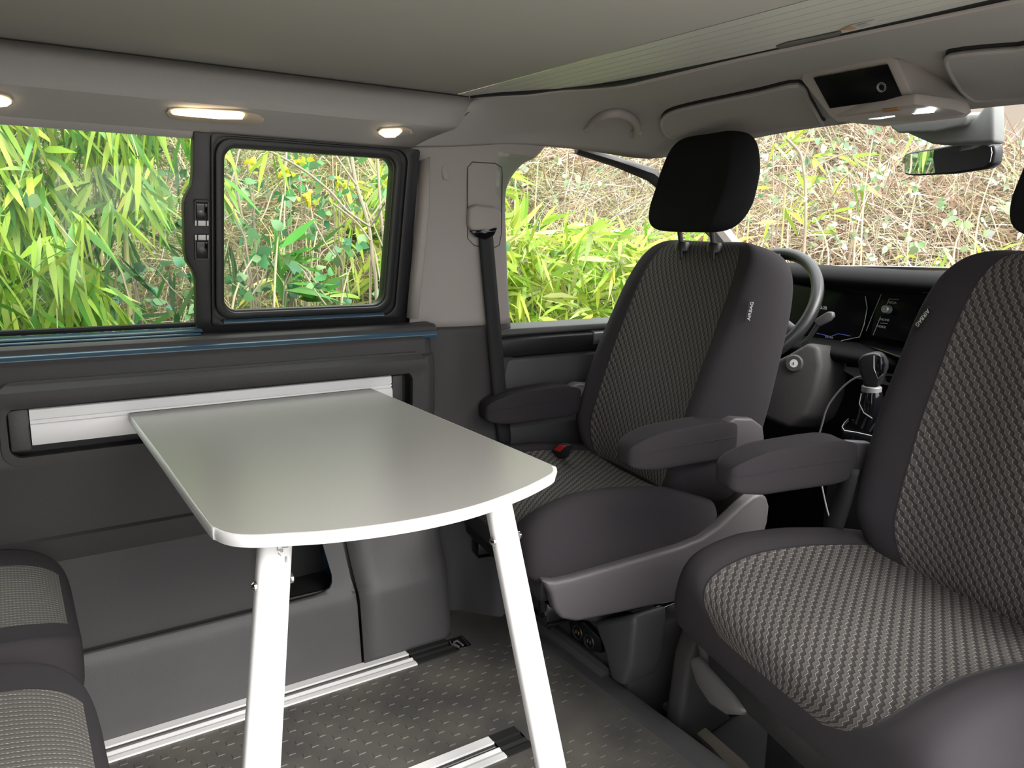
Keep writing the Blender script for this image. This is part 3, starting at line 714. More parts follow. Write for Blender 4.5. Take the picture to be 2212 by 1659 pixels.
    c = fr.p(.28, 0, .13); MB().lathe([(0, .03), (.17, .03), (.18, .02), (.18, -.01), (0, -.01)], c, (0, 0, 1), 40).out('swivel_plate', M['black'], t)
    # airbag tag sewn into the outer seam
    sg, s0 = tag_l
    a = fb(s0, sg * (Wb(s0) + .0015), .030); u_ = (fb(s0 + .05, sg * Wb(s0 + .05), .03) - fb(s0 - .05, sg * Wb(s0 - .05), .03)).normalized()
    return t, fb, Wb
DR = Frame((.900, .505, 0), 8.0); PA = Frame((.915, -.290, 0), 14.0)
ds, dfb, dW = seat('swivel_seat', DR, 'driver seat turned backwards in dark zigzag cloth, behind the table and beside the steering wheel', 'seat', ((-.262, .19, .560), (.245, .09, .548)), (-1, .6))
ps, pfb, pW = seat('swivel_seat', PA, 'passenger seat turned backwards in the right foreground, brightly lit patterned cushion', 'seat', ((.285, .085, .583),), (1, .6), rec=.10, hw=.300, hr=.54, bw=.008, sm=.68, pv_=.5, bs=.60, cz=.355)
def airbag(parent, pts, thick, ang_ref):
    """small black cloth tag with the word AIRBAG, corners given in order along the word"""
    a, b, c, d = pts; n = (b - a).cross(d - a).normalized()
    if n.dot(Vector(CAM) - a) < 0: n = -n
    o = slab('airbag_tag', [a, b, c, d], n * -.0015, M['black'], parent, bevel=0)
    cen = (a + b + c + d) / 4 + n * .0006; ux = (b - a).normalized(); uy = n.cross(ux)
    text('lettering', 'AIRBAG', (d - a).length * ang_ref, cen, ux, uy, M['white_print'], o, .0002)
def on_seat(fr, w, u, v): return hit(u, v, fr.p(0, w, 0), fr.l)
q = [on_seat(DR, -.2705, u, v) for u, v in ((1609, 694), (1618, 650), (1632, 650), (1624, 694))]
airbag(ds, q, .001, .60)
q = [hit(u, v, PA.p(.428, 0, 0), PA.b) for u, v in ((2003, 662), (1971, 704), (1984, 712), (2014, 668))]
airbag(ps, [q[0], q[1], q[2], q[3]], .001, .92)

# seat boxes the swivels stand on (cab floor), power outlets, brackets
def tag_(o, lab, cat, grp=None): return tag(o, lab, cat, grp)
sb = thing('seat_box', (1.25, .47, -.12), 'dark box under the driver seat with power sockets, a bracket and a gloss black drawer', 'seat box')
box('body', (1.10, .22, -.12), (1.50, .72, .12), M['dark2'], sb, bevel=.012)
q = [zp(u, v, -.02) for u, v in ((1345, 1488),)]
br = [xp(u, v, 1.075) for u, v in ((1335, 1335), (1368, 1330), (1370, 1352), (1362, 1440), (1345, 1485), (1318, 1470), (1300, 1395), (1280, 1345))]
slab('bracket', br, (.10, 0, 0), M['dark'], sb, bevel=.012, seg=3)
sk = [xp(u, v, 1.085) for u, v in ((1228, 1338), (1262, 1345), (1297, 1380), (1298, 1412), (1270, 1405), (1235, 1375))]
so = slab('socket_panel', sk, (.03, 0, 0), M['blackg'], sb, bevel=.003)
for u, v in ((1247, 1366), (1272, 1386)):
    c = xp(u, v, 1.0845); MB().lathe([(.0, .004), (.013, .004), (.014, 0), (.018, -.002), (.020, .002), (.020, .01), (0, .01)], c, (1, 0, 0), 24).out('socket', M['black'], so)
    for dy in (-.005, .005): box('contact', (c.x - .001, c.y + dy - .0012, c.z - .004), (c.x + .006, c.y + dy + .0012, c.z + .004), M['brass'], so, bevel=0)
c = xp(1198, 1333, 1.08); MB().lathe([(0, -.02), (.009, -.02), (.011, -.012), (.011, .01), (0, .01)], c, (-.9, -.3, .2), 16).out('green_cap', M['green'], sb)
tube('hose', [xp(1175, 1372, 1.06), xp(1195, 1350, 1.07), xp(1215, 1340, 1.08)], .004, M['black'], sb)
dw = [yp(u, v, .215) for u, v in ((1366, 1338), (1490, 1265), (1490, 1290), (1440, 1320), (1368, 1345))]
slab('gloss_rail', [yp(u, v, .212) for u, v in ((1366, 1322), (1470, 1284), (1468, 1300), (1372, 1340))], (0, .02, 0), M['blackg'], sb, bevel=.004)
tube('bright_edge', [yp(u, v, .208) for u, v in ((1369, 1337), (1457, 1303))], .0025, M['chrome'], sb)
tube('floor_duct', [(1.075, .66, .01), (1.075, .40, .012), (1.085, .27, .0)], .022, M['dark2'], sb)
# recliner lever of the driver seat
tube('lever', [DR.p(.60, -.26, .26), DR.p(.635, -.262, .25), DR.p(.64, -.262, .235), DR.p(.60, -.262, .195)], .0022, M['alu'], ds, n=6)
# passenger seat box and rounded grey cover hanging below its cushion
pb = thing('seat_box', (1.3, -.35, -.12), 'dark box under the passenger seat, in deep shade', 'seat box')
box('body', (1.14, -.62, -.12), (1.50, -.12, .15), M['black'], pb, bevel=.012)
slab('support_wall', [(1.13, .09, -.12), (1.135, .075, .12), (1.16, .07, .19), (1.20, .08, .22), (1.34, .12, .22), (1.40, .13, -.12)], (0, .05, 0), M['dark2'], sb, bevel=.015, seg=3)
cv = MB(); pts = [zp(u, v, .24) for u, v in ((1480, 1425), (1490, 1480))]
cvp = [hit(u, v, PA.p(.02, .17, 0), (PA.b)) for u, v in ((1482, 1420), (1520, 1440), (1575, 1500), (1603, 1540), (1590, 1548), (1562, 1546), (1530, 1525), (1500, 1480))]
cv.slab(cvp, PA.b * .10); cv.out('corner_cover', M['seatbase'], ps, bevel=.012, seg=3)
slab('carpet_edge', [zp(u, v, -.10) for u, v in ((1428, 1508), (1445, 1510), (1520, 1580), (1610, 1659), (1640, 1700), (1600, 1700), (1535, 1625), (1428, 1530))], (0, 0, .015), M['carpet'], None, bevel=.004)
tag(bpy.data.objects['carpet_edge'], 'dirty brown carpet edge on the lower cab floor beside the mat kerb', 'carpet')
tube('steel_rod', [(1.02, -.32, -.12), (1.02, -.32, .20)], .006, M['alud'], ps)

# ------------------------------------------------------------------ rear bench (two cushions reaching into the lower left corner)
bench = thing('rear_bench', (-.2, .1, 0), 'rear bench with ribbed grey cloth and black bands in the lower left corner', 'bench')
for yc, hw, seam in ((.447, .214, .58), (-.045, .277, .66)):
    f = lambda a, w, d, yc=yc: Vector((.050 - .50 * a, yc + w, .335 + d + .0))
    pillow('cushion', f, 44, lambda s: hw, lambda s: .175, lambda s: .006, lambda s: .0, lambda s: (s - .02, -.012 * s), (M['seatdark'], M['woven_bench']), bench, seam=seam, ins=(.03, .97), pw=5.5, pt=3.2, insname='cushion_center')
box('bench_base', (-.55, -.36, .03), (-.02, .60, .26), M['black'], bench, bevel=.02)
for yy in (.52, -.28): box('foot', (-.5, yy, 0), (-.08, yy + .05, .035), M['dark'], bench, bevel=.004)
f = lambda a, w, d: Vector((-.62 - .13 * a - d, .18 + w, .45 + .5 * a))
pillow('backrest', lambda a, w, d: Vector((-.52 - .16 * a + d, .18 + w, .40 + .52 * a)), 30, lambda s: .45, lambda s: .13, lambda s: .0, lambda s: .0, lambda s: (s, 0), (M['seatdark'],), bench, pw=6, pt=4)

# ------------------------------------------------------------------ folding table
ZT = .635
tb = thing('folding_table', (.45, .35, 0), 'grey topped folding table with white edge and two white legs, hooked on the wall rail', 'table')
core = [(.190, .70), (.205, .727), (.24, .742), (.33, .752), (.45, .756), (.57, .755), (.645, .750), (.678, .738), (.697, .712), (.705, .35), (.710, .025), (.706, -.005), (.690, -.030), (.655, -.050), (.60, -.073), (.52, -.096), (.45, -.103), (.38, -.098), (.31, -.083), (.258, -.063), (.228, -.050), (.207, -.032), (.195, -.005), (.191, .04), (.190, .35)]
cp = [tuple(p) for p in cr_pts(core, 5, closed=True)]
cp = [(float(a), min(float(b_), .745)) for a, b_ in cp]
cx, cy = .45, .325
def shr(p, k): 
    v = Vector((p[0] - cx, p[1] - cy)); L_ = v.length; v = v * ((L_ - k) / L_); return (cx + v.x, cy + v.y)
slab('tabletop', [(*shr(p, .0035), ZT - .016) for p in cp], (0, 0, .0165), M['tabletop'], tb, bevel=0)
rows = []
for k, z in ((.0035, ZT - .0165), (.0, ZT - .0155), (-.0015, ZT - .008), (.0, ZT - .0012), (.0018, ZT), (.0036, ZT - .0002)): rows.append([(*shr(p, k), z) for p in cp])
rows.append([(*shr(p, .0036), ZT - .0165) for p in cp])
vs, fs = loft(rows, closed=True); mesh('edge_band', vs, fs, M['white'], tb, recalc=True, sharp=50)
box('wall_hook', (.26, .70, ZT - .045), (.64, .742, ZT - .016), M['alud'], tb, bevel=.003)
def leg(xt, xb, sg):
    """tapered rounded channel from under the top to the floor"""
    rows = []
    for t in np.linspace(0, 1, 12):
        z = (ZT - .017) * (1 - t) + .008 * t; x = xt + (xb - xt) * t; y = .012 - .055 * t; w = (.043 + .012 * t) * (1 - .0 * t); d = .024
        rows.append([(x + a, y + b_, z) for a, b_ in rrect(-w / 2, -d / 2, w / 2, d / 2, .009, 4)])
    vs, fs = loft(rows, closed=True, cap=True); lg = mesh('leg', vs, fs, M['white'], tb, sharp=50)
    return lg
LA = leg(.273, .195, -1); LB = leg(.607, .720, 1)
def rivet(parent, x, y, z, sg):
    MB().lathe([(0, .006), (.004, .0055), (.0065, .003), (.0068, 0), (0, 0)], (x, y, z), (sg, 0, 0), 16).out('rivet', M['chrome'], parent)
def legx(xt, xb, z): t = (ZT - .017 - z) / (ZT - .025); return xt + (xb - xt) * t, .012 - .055 * t, (.043 + .012 * t) / 2
for z, L_, xt, xb in ((.545, LA, .273, .195), (.53, LB, .607, .720)):
    x, y, h = legx(xt, xb, z); rivet(L_, x - h, y - .003, z, -1); rivet(L_, x + h, y - .003, z, 1)
box('foot', (.170, -.06, 0), (.222, -.022, .014), M['rubber'], LA, bevel=.004); box('foot', (.693, -.06, 0), (.747, -.022, .014), M['rubber'], LB, bevel=.004)
# instruction sticker with pictogram lines on leg A
def on_leg(u, v): return yp(u, v, -.0045)
stk = MB()
for a, b_ in (((600, 1172), (626, 1170)), ((612, 1168), (611, 1184)), ((626, 1168), (622, 1182)), ((600, 1168), (600, 1190)), ((622, 1182), (612, 1183))):
    p, q2 = on_leg(*a), on_leg(*b_); stk.tube([p, q2], .0005, 4)
s0 = thing('sticker', on_leg(612, 1180), 'instruction sticker with grey pictograms on the left table leg', 'sticker')
s0.parent = None
pp = stk.out('pictogram', M['grey_print'], s0)
p = on_leg(606, 1190); text('lettering', 'P', .009, p, (0, 0, -1), (1, 0, 0), M['grey_print'], s0)
tube('pictogram', [on_leg(601, 1195), on_leg(607, 1200)], .0004, M['grey_print'], s0, n=4)
for k in range(3): tube('fine_print', [on_leg(616 + k * 2, 1202), on_leg(616 + k * 2 - .4, 1215)], .0003, M['grey_print'], s0, n=4)

# ------------------------------------------------------------------ aluminium rail on the wall, end caps
rl = thing('wall_rail', (.38, .69, .62), 'bright aluminium profile rail on the left wall behind the table', 'rail')
pr = [(.712, .661), (.694, .661), (.691, .659), (.690, .643), (.694, .642), (.694, .6405), (.690, .640), (.689, .6365), (.693, .6355), (.693, .633), (.6885, .632), (.686, .625), (.686, .600), (.688, .5935), (.712, .5935)]
vs, fs = loft([[(x, y, z) for y, z in pr] for x in (.026, .748)], closed=True, cap=True); mesh('profile', vs, fs, M['alu'], rl, sharp=20)
box('end_cap', (-.008, .692, .583), (.0255, .722, .662), M['dark'], rl, bevel=.004)
box('end_cap', (.7485, .688, .583), (.776, .722, .661), M['dark2'], rl, bevel=.005)
# floor rails
def frail(x0, x1, y0, lab, withblank):
    t = thing('floor_rail', ((x0 + x1) / 2, y0 + .03, 0), lab, 'rail', None)
    pr = [(y0, .0), (y0, .004), (y0 + .012, .0045), (y0 + .019, .0025), (y0 + .0195, .0022), (y0 + .027, .005), (y0 + .029, .005), (y0 + .0295, -.003), (y0 + .046, -.003), (y0 + .0465, .0055), (y0 + .049, .0055), (y0 + .0495, .004), (y0 + .070, .004), (y0 + .0705, 0)]
    sl = (y0 + .03, .0)
    vs, fs = loft([[(x - (.015 if x == x1 else 0) * 0 + (y - y0) * .0, y, z) for y, z in pr] for x in (x0, x1)], closed=True, cap=True)
    mesh('profile', vs, fs, M['alu'], t, sharp=15)
    box('slot', (x0, y0 + .0296, .0005), (x1 - .001, y0 + .0462, .0014), M['black'], t, bevel=0)
    tube('slot_bead', [(x0, y0 + .037, .0018), (x1 - .004, y0 + .037, .0018)], .0012, M['alud'], t, n=6)
    if withblank:
        vs, fs = loft([[(x, y, z * 1.0 + .0003) for y, z in pr] for x in (x1 + .001, withblank)], closed=True, cap=True)
        mesh('rubber_blank', vs, fs, M['rubber'], t, sharp=15)
frail(-.9, .737, .541, 'aluminium seat rail in the floor along the left wall', .845)
frail(-.9, .738, .158, 'aluminium seat rail in the middle of the floor, between the table legs', .80)
# lashing ring
lr = thing('lashing_eye', (.875, .585, 0), 'chrome lashing eye in its tray in the floor corner by the box', 'lashing eye')
c = zp(990, 1388, .003)
cc = [zp(u, v, .0035) for u, v in ((972, 1384), (997, 1376), (1012, 1394), (1011, 1396), (993, 1401), (984, 1398), (974, 1390))]
slab('tray', [zp(u, v, .001) for u, v in ((962, 1386), (998, 1374), (1018, 1394), (988, 1406))], (0, 0, .003), M['blackg'], lr, bevel=.001)
tube('rim', [tuple(p) for p in cc] + [tuple(cc[0])], .0016, M['chrome'], lr, n=6)
tube('ring', [zp(u, v, .008) for u, v in ((1000, 1394), (988, 1384), (981, 1387), (980, 1391), (991, 1397))], .0024, M['alud'], lr, n=8)

# ------------------------------------------------------------------ seat belts, hooks, handle
bl = thing('seat_belt', (1.0, .66, .9), 'black seat belt hanging from its grey guide on the left door pillar', 'seat belt')
pts = [xp_ for xp_ in []]
bp_ = [tuple(yp(u, v, y)) for u, v, y in ((1050, 500, .75), (1055, 560, .742), (1062, 640, .74), (1071, 740, .74), (1079, 830, .742), (1086, 900, .745), (1095, 980, .75), (1100, 1040, .76))]
rows = []
for p in cr_pts(bp_, 5):
    rows.append([(p[0] - .021, p[1] + .004, p[2]), (p[0] - .007, p[1], p[2]), (p[0] + .007, p[1], p[2]), (p[0] + .021, p[1] + .004, p[2])])
sheet('webbing', rows, M['belt'], bl, th=.0022)
pc = lambda u, v, y=.742: yp(u, v, y)
slab('guide_cover', [pc(u, v) for u, v in ((1015, 448), (1030, 442), (1070, 448), (1085, 458), (1085, 472), (1076, 490), (1060, 498), (1020, 498), (1014, 485))], (0, .02, 0), M['trim'], bl, bevel=.007, seg=3)
slab('guide_slot', [pc(u, v, .7435) for u, v in ((1018, 499), (1075, 492), (1068, 508), (1050, 518), (1030, 512))], (0, .012, 0), M['blackg'], bl, bevel=.002)
hk = [yp(u, v, .748) for u, v in ((955, 354), (966, 352), (969, 370), (975, 386), (970, 390), (959, 388), (955, 372))]
tag(slab('coat_hook', hk, (0, .016, 0), M['trim'], None, bevel=.004, seg=3), 'small grey coat hook on the pillar beside the sliding window', 'hook')
bk = thing('belt_buckle', (1.24, .50, .45), 'belt buckle with red button beside the driver seat', 'buckle')
q = [hit(u, v, DR.p(.250, .2, 0), DR.b) for u, v in ((1194, 972), (1206, 961), (1219, 964), (1208, 976))]
slab('release_button', q, DR.b * .010, M['red'], bk, bevel=.0015)
q = [hit(u, v, DR.p(.254, .2, 0), DR.b) for u, v in ((1190, 975), (1206, 958), (1222, 963), (1212, 990), (1196, 992))]
slab('housing', q, DR.b * .022, M['black'], bk, bevel=.002)
# grab handle above the driver door
gh = thing('grab_handle', (1.3, .66, 1.22), 'light grey curved grab handle above the driver door', 'handle')
q = [onray(u, v, d) for u, v, d in ((1267, 277, .006), (1281, 262, .020), (1300, 250, .034), (1325, 244, .038), (1350, 248, .038), (1370, 261, .034), (1376, 276, .026), (1371, 292, .006))]
MB().tube([tuple(p) for p in cr_pts(q, 4)], [.009] * 3 + [.0112] * 23 + [.0105] * 3, 12, flat=(1.05, .8)).out('grip', M['trim'], gh)
for u, v in ((1272, 276), (1374, 286)):
    c, n = onhead(u, v, .0); MB().lathe([(0, .010), (.010, .010), (.015, .004), (.016, -.01), (0, -.01)], c, n, 20).out('mount', M['trim'], gh)

# lamps in the grey rail
ln = (0, .394, -.919) 
def on_rail(u, v): return hit(u, v, (0, .66, 1.1945), (0, .394, .919))
def lamp(label, name, body, lens, nub=None):
    c = on_rail(*lens[0]); t = thing(name, c, label, 'lamp', None); n = Vector((0, -.394, -.919))
    slab('fixture', [on_rail(u, v) + n * .0005 for u, v in body], n * .004, M['lampH'], t, bevel=.0015)
    slab('lens', [on_rail(u, v) + n * .005 for u, v in lens], n * .004, M['lampW'], t, bevel=.001)
    if nub: slab('switch', [on_rail(u, v) + n * .005 for u, v in nub], n * .003, M['trim'], t, bevel=.001)
lamp('long lit reading lamp in the grey rail above the left windows', 'ceiling_lamp',
     ((358, 240), (364, 232), (380, 230), (520, 236), (562, 247), (571, 255), (566, 263), (540, 266), (400, 256), (366, 250)),
     ((368, 234), (376, 230), (410, 229), (515, 236), (527, 240), (522, 249), (470, 248), (390, 241), (372, 238)), None)
lamp('small lit spot lamp in the grey rail near the front end of the sliding window', 'spot_lamp',
     ((814, 281), (822, 274), (870, 272), (888, 277), (892, 284), (880, 290), (830, 289)),
     ((817, 281), (828, 274), (862, 273), (866, 276), (852, 289), (830, 289)), ((868, 276), (884, 278), (886, 284), (872, 288), (858, 287)))
lamp('lit lamp cut by the left edge of the photo, in the grey rail', 'spot_lamp',
     ((-60, 214), (-50, 200), (0, 198), (20, 204), (28, 213), (20, 221), (0, 223), (-50, 220)),
     ((-50, 212), (-40, 202), (0, 201), (16, 206), (24, 213), (14, 220), (0, 221), (-40, 219)), None)

# ------------------------------------------------------------------ sun visors, overhead console, mirror
def visor(name, pts, label):
    q = [(float(p[0]), float(p[1])) for p in cr_pts(pts, 4, closed=True)]
    c, n = onhead(*[sum(a) / len(q) for a in zip(*q)]); t = thing(name, c, label, 'sun visor')
    panel('pad', q, [], lambda u, v: onhead(u, v, .016)[0], -n * .013, M['head'], t, grid=14, bevel=0, sharp=50)
    e = [onhead(u, v, .014)[0] for u, v in q]; tube('edge', [tuple(p) for p in e + [e[0]]], .0045, M['head'], t, n=8)
    e = [onhead(u, v, .004)[0] for u, v in q]; tube('gap_seal', [tuple(p) for p in e + [e[0]]], .0038, M['rubber'], t, n=6)  # dark tube along the outline stands for the shade in the gap
    return t
visor('sun_visor', ((1440, 278), (1431, 262), (1433, 246), (1450, 232), (1500, 218), (1560, 205), (1640, 188), (1726, 170), (1750, 205), (1774, 248), (1776, 256), (1700, 264), (1600, 278), (1500, 287), (1455, 286)), 'long grey sun visor folded up above the windscreen, between grab handle and console')
visor('sun_visor', ((2048, 112), (2070, 101), (2130, 94), (2200, 89), (2270, 86), (2270, 196), (2230, 193), (2130, 200), (2100, 194), (2072, 165)), 'grey sun visor above the passenger side, cut by the right edge of the photo')
oc = thing('overhead_console', (1.385, 0, 1.28), 'grey overhead console with black display and reading lights above the mirror', 'console')
# body as hull between a back frame and the traced front frame
fr_px = [(1735, 158), (1922, 118), (1940, 128), (1985, 232), (1972, 243), (1812, 263), (1795, 250), (1733, 172)]
f0 = [hit(u, v, (1.385, 0, 1.28), (-1, 0, -.45)) for u, v in fr_px]
cen = sum(f0, Vector()) / len(f0)
f1 = [cen + (p - cen) * 1.10 + Vector((.16, 0, .01)) for p in f0]; f00 = [cen + (p - cen) * .985 + Vector((-.004, 0, -.002)) for p in f0]
vs, fs = loft([f00, f0, f1], closed=True, cap=True); mesh('housing', vs, fs, M['trim'], oc, sharp=30, bevel=.004)
nn = Vector((-1, 0, -.45)).normalized()
dsq = [hit(u, v, (1.376, 0, 1.278), (-1, 0, -.45)) + nn * .001 for u, v in ((1757, 168), (1916, 139), (1949, 212), (1793, 234))]
dsp = slab('display', dsq, nn * -.004, M['screen'], oc, bevel=.0008)
c = hit(1905, 188, (1.374, 0, 1.2785), (-1, 0, -.45)) + nn * .0015
MB().lathe([(.0075, 0), (.0088, .0006), (.0088, -.001), (.0075, -.001), (.0075, 0)], c, nn, 28).out('knob_ring', M['grey_print'], dsp)
MB().lathe([(.0055, 0), (.006, .0006), (.006, -.001), (.0055, -.001), (.0055, 0)], c, nn, 28).out('knob_ring', M['grey_print'], dsp)
# sloping light panel below the display
lpz = (1.45, -.03, 1.222); lpn = (-.12, 0, -1)
lp = [hit(u, v, lpz, lpn) for u, v in ((1800, 254), (1975, 226), (2060, 238), (2090, 248), (2010, 262), (1880, 265), (1835, 262))]
slab('light_panel', lp, (0, 0, .02), M['trim'], oc, bevel=.004)
n = Vector(lpn).normalized()
for pts in (((1875, 250), (1900, 246), (1910, 247), (1932, 244), (1934, 247), (1905, 252), (1878, 253)), ((1970, 238), (2002, 234), (2010, 231), (2021, 234), (2018, 238), (1975, 242))):
    slab('led_light', [hit(u, v, lpz, lpn) + n * .001 for u, v in pts], n * .003, M['led'], oc, bevel=0)
slab('button_row', [hit(u, v, lpz, lpn) + n * .0005 for u, v in ((1905, 236), (1938, 232), (1948, 235), (1910, 240))], n * .002, M['orange'], oc, bevel=0)
# sensor and mirror foot
sc = thing('sensor_housing', (1.75, 0, 1.22), 'grey sensor housing on the windscreen above the rear-view mirror', 'sensor housing')
def spl(u, v, x=1.74): return hit(u, v, (x, 0, 1.2), (-1, .1, -.2))
slab('cover', [spl(u, v) for u, v in ((1916, 262), (2088, 243), (2090, 256), (2082, 272), (2020, 286), (1940, 288), (1925, 278))], (.10, 0, .012), M['foot'], sc, bevel=.012, seg=3)
slab('mirror_foot', [spl(u, v, 1.76) for u, v in ((1955, 286), (2100, 262), (2130, 222), (2146, 216), (2147, 308), (2040, 312), (2010, 310))], (.05, 0, 0), M['foot'], sc, bevel=.01, seg=3)
rm = thing('rearview_mirror', (1.76, -.03, 1.15), 'black framed rear-view mirror reflecting bamboo leaves', 'mirror')
mc = Vector(hit(2048, 345, (1.84, 0, 1.15), (-1, 0, 0))); mn = Vector((math.cos(R(166.5)), math.sin(R(166.5)), -.10)).normalized()
mp = lambda u, v, off=0: hit(u, v, mc, mn) + mn * off
gl = [mp(u, v, .0035) for u, v in ((1952, 345), (1956, 337), (1972, 332), (2060, 317), (2130, 313), (2143, 318), (2145, 330), (2141, 350), (2128, 360), (2060, 372), (1975, 376), (1956, 373), (1952, 362))]
ho = [mp(u, v, 0) for u, v in ((1948, 345), (1953, 333), (1970, 328), (2060, 313), (2132, 309), (2147, 314), (2149, 330), (2145, 354), (2131, 365), (2060, 376), (1972, 380), (1953, 377), (1948, 364))]
slab('housing', ho, mn * -.028, M['black'], rm, bevel=.005, seg=3)
slab('mirror_glass', gl, mn * -.003, M['mirror'], rm, bevel=0)
tube('stem', [mc - mn * .02, mc + Vector((.03, 0, .03)), mc + Vector((.02, 0, .07))], .012, M['black'], rm)

# ------------------------------------------------------------------ dashboard and driver controls
db = thing('dashboard', (2.0, 0, .6), 'black dashboard with digital instruments and centre screen behind the seats', 'dashboard')
pr = [(2.52, .84), (2.36, .872), (2.15, .905), (2.02, .912), (1.955, .908), (1.925, .896), (1.915, .880), (1.93, .868), (1.965, .860), (1.975, .84), (1.990, .735), (1.985, .715), (1.90, .705), (1.865, .697), (1.855, .683), (1.87, .668), (1.915, .660), (1.925, .60), (1.93, .45), (2.05, .20), (2.1, -.12)]
pr = cr_pts([(a, 0, b_) for a, b_ in pr], 3)
rows = [[(p[0] + .10 * (abs(y) / .8) ** 3, y, p[2]) for p in pr] for y in np.linspace(-.78, .78, 21)]
sheet('body', rows, M['dash'], db, th=.004, sharp=50)
tube('chrome_strip', [(1.935, y, .866) for y in (.12, -.2, -.5)], .002, M['alud'], db, n=6)
SCN = (-1, 0, .14); SCC = (1.970, 0, .80)
sp_ = lambda u, v, o=0: hit(u, v, SCC, SCN) + Vector(SCN).normalized() * o
cl = slab('instrument_display', [sp_(u, v) for u, v in ((1690, 610), (1780, 622), (1872, 637), (1875, 655), (1866, 700), (1855, 730), (1770, 742), (1690, 735))], (.01, 0, 0), M['screen'], db, bevel=.001)
text('clock', '13:28', .0125, sp_(1778, 665, .002), (0, -1, 0), (0, 0, 1), M['white_print'], cl)
text('lettering', 'EXTRA', .008, sp_(1792, 729, .002), (0, -1, 0), (0, 0, 1), M['grey_print'], cl)
tube('screen_line', [sp_(u, v, .002) for u, v in ((1765, 720), (1795, 727), (1812, 721), (1838, 726))], .0008, mat('blue_glow_line', (.05, .08, .3), .4, emit=(.1, .15, .6), es=.15), cl, n=5)
tube('bezel_edge', [sp_(u, v, .002) for u, v in ((1870, 640), (1874, 665), (1868, 700), (1858, 728), (1820, 736), (1795, 750))], .0011, M['alud'], cl, n=6)
inf = slab('center_screen', [sp_(u, v, -.001) for u, v in ((1898, 632), (2060, 640), (2060, 760), (1880, 725))], (.012, 0, 0), M['screen'], db, bevel=.002)
tube('bezel_edge', [sp_(u, v, .002) for u, v in ((1906, 632), (1885, 682), (1872, 715))], .0007, M['grey_print'], inf, n=5)
tube('bezel_edge', [sp_(u, v, .002) for u, v in ((1903, 684), (1887, 724))], .0007, M['grey_print'], inf, n=5)
tube('bezel_edge', [sp_(u, v, .002) for u, v in ((1922, 645), (1912, 668))], .0006, M['grey_print'], inf, n=5)
for (u, v, s_) in ((1934, 639, 'RADIO'), (1928, 654, 'MEDIA'), (1911, 691, 'PHONE'), (1905, 706, 'VOICE')):
    text('lettering', s_, .0085, sp_(u, v, .002), (0, -1, 0), (0, 0, 1), M['grey_print'], inf)
for a, b_ in (((1921, 646), (1942, 647)), ((1902, 698), (1918, 699))): tube('divider', [sp_(*a, .002), sp_(*b_, .002)], .0006, M['grey_print'], inf, n=4)
c = sp_(1919, 669, .0); MB().lathe([(0, .020), (.008, .020), (.0105, .017), (.0115, 0), (0, 0)], c, SCN, 24).out('knob', M['silver'], inf)
MB().lathe([(.0045, .0206), (.0055, .0206), (.0055, .020), (.0045, .020)], c, SCN, 20).out('knob_ring', M['black'], inf)
# gloss ledge below the centre screen
slab('gloss_ledge', [hit(u, v, (1.93, 0, .715), (0, 0, 1)) for u, v in ((1845, 735), (1870, 722), (1960, 735), (2060, 760), (2060, 800), (1940, 768))], (0, 0, -.006), M['blackg'], db, bevel=.002)
# heater / radio bezel
HC = (1.915, 0, .64); HN = (-1, 0, .25); hp = lambda u, v, o=0: hit(u, v, HC, HN) + Vector(HN).normalized() * o
hb = slab('control_bezel', [hp(u, v) for u, v in ((1818, 749), (1870, 757), (1960, 772), (2000, 785), (2000, 850), (1895, 828), (1850, 818), (1814, 797), (1810, 793))], (.02, 0, 0), M['silver'], db, bevel=.003)
slab('control_panel', [hp(u, v, .001) for u, v in ((1832, 762), (1960, 780), (1960, 806), (1900, 800), (1827, 792))], (.004, 0, 0), M['blackg'], hb, bevel=.001)
slab('bezel_slot', [hp(u, v, .001) for u, v in ((1912, 812), (1960, 815), (1960, 840), (1915, 825))], (.004, 0, 0), M['blackg'], hb, bevel=.001)
# steering column with ignition lock
col = thing('steering_column', (1.85, .42, .68), 'dark grey steering column shroud with ignition lock', 'steering column')
CO = (1.78, .40, .69); CN = (-1, -.35, .15); cp_ = lambda u, v, o=0: hit(u, v, CO, CN) + Vector(CN).normalized() * o
slab('shroud', [cp_(u, v) for u, v in ((1640, 800), (1670, 780), (1700, 765), (1745, 738), (1768, 748), (1774, 790), (1762, 850), (1740, 900), (1700, 925), (1640, 900))], (.14, 0, -.02), M['dark2'], col, bevel=.02, seg=4)
c = cp_(1716, 785, .001); MB().lathe([(.0, .002), (.012, .002), (.013, .006), (.021, .006), (.024, .001), (.024, -.01), (0, -.01)], c, CN, 32).out('lock_ring', M['dark'], col)
MB().lathe([(0, .0055), (.0105, .0055), (.0118, .004), (.0118, 0)], c, CN, 24).out('lock_cylinder', M['white'], col)
cc_ = c + Vector(CN).normalized() * .0062; slab('key_slot', [cc_ + Vector((0, a, b_)) for a, b_ in ((-.0012, -.004), (.0012, -.004), (.0012, .003), (-.0012, .003))], (-.001, 0, 0), M['black'], col, bevel=0)
s1 = tube('stalk', [hit(u, v, (1.74, .37, .72), CN) for u, v in ((1732, 745), (1745, 735), (1760, 712), (1768, 700))], .006, M['black'], col)
slab('stalk_head', [hit(u, v, (1.72, .37, .78), CN) for u, v in ((1757, 695), (1762, 688), (1786, 673), (1797, 674), (1799, 684), (1790, 694), (1766, 706))], (.014, 0, 0), M['dark'], col, bevel=.004, seg=3)
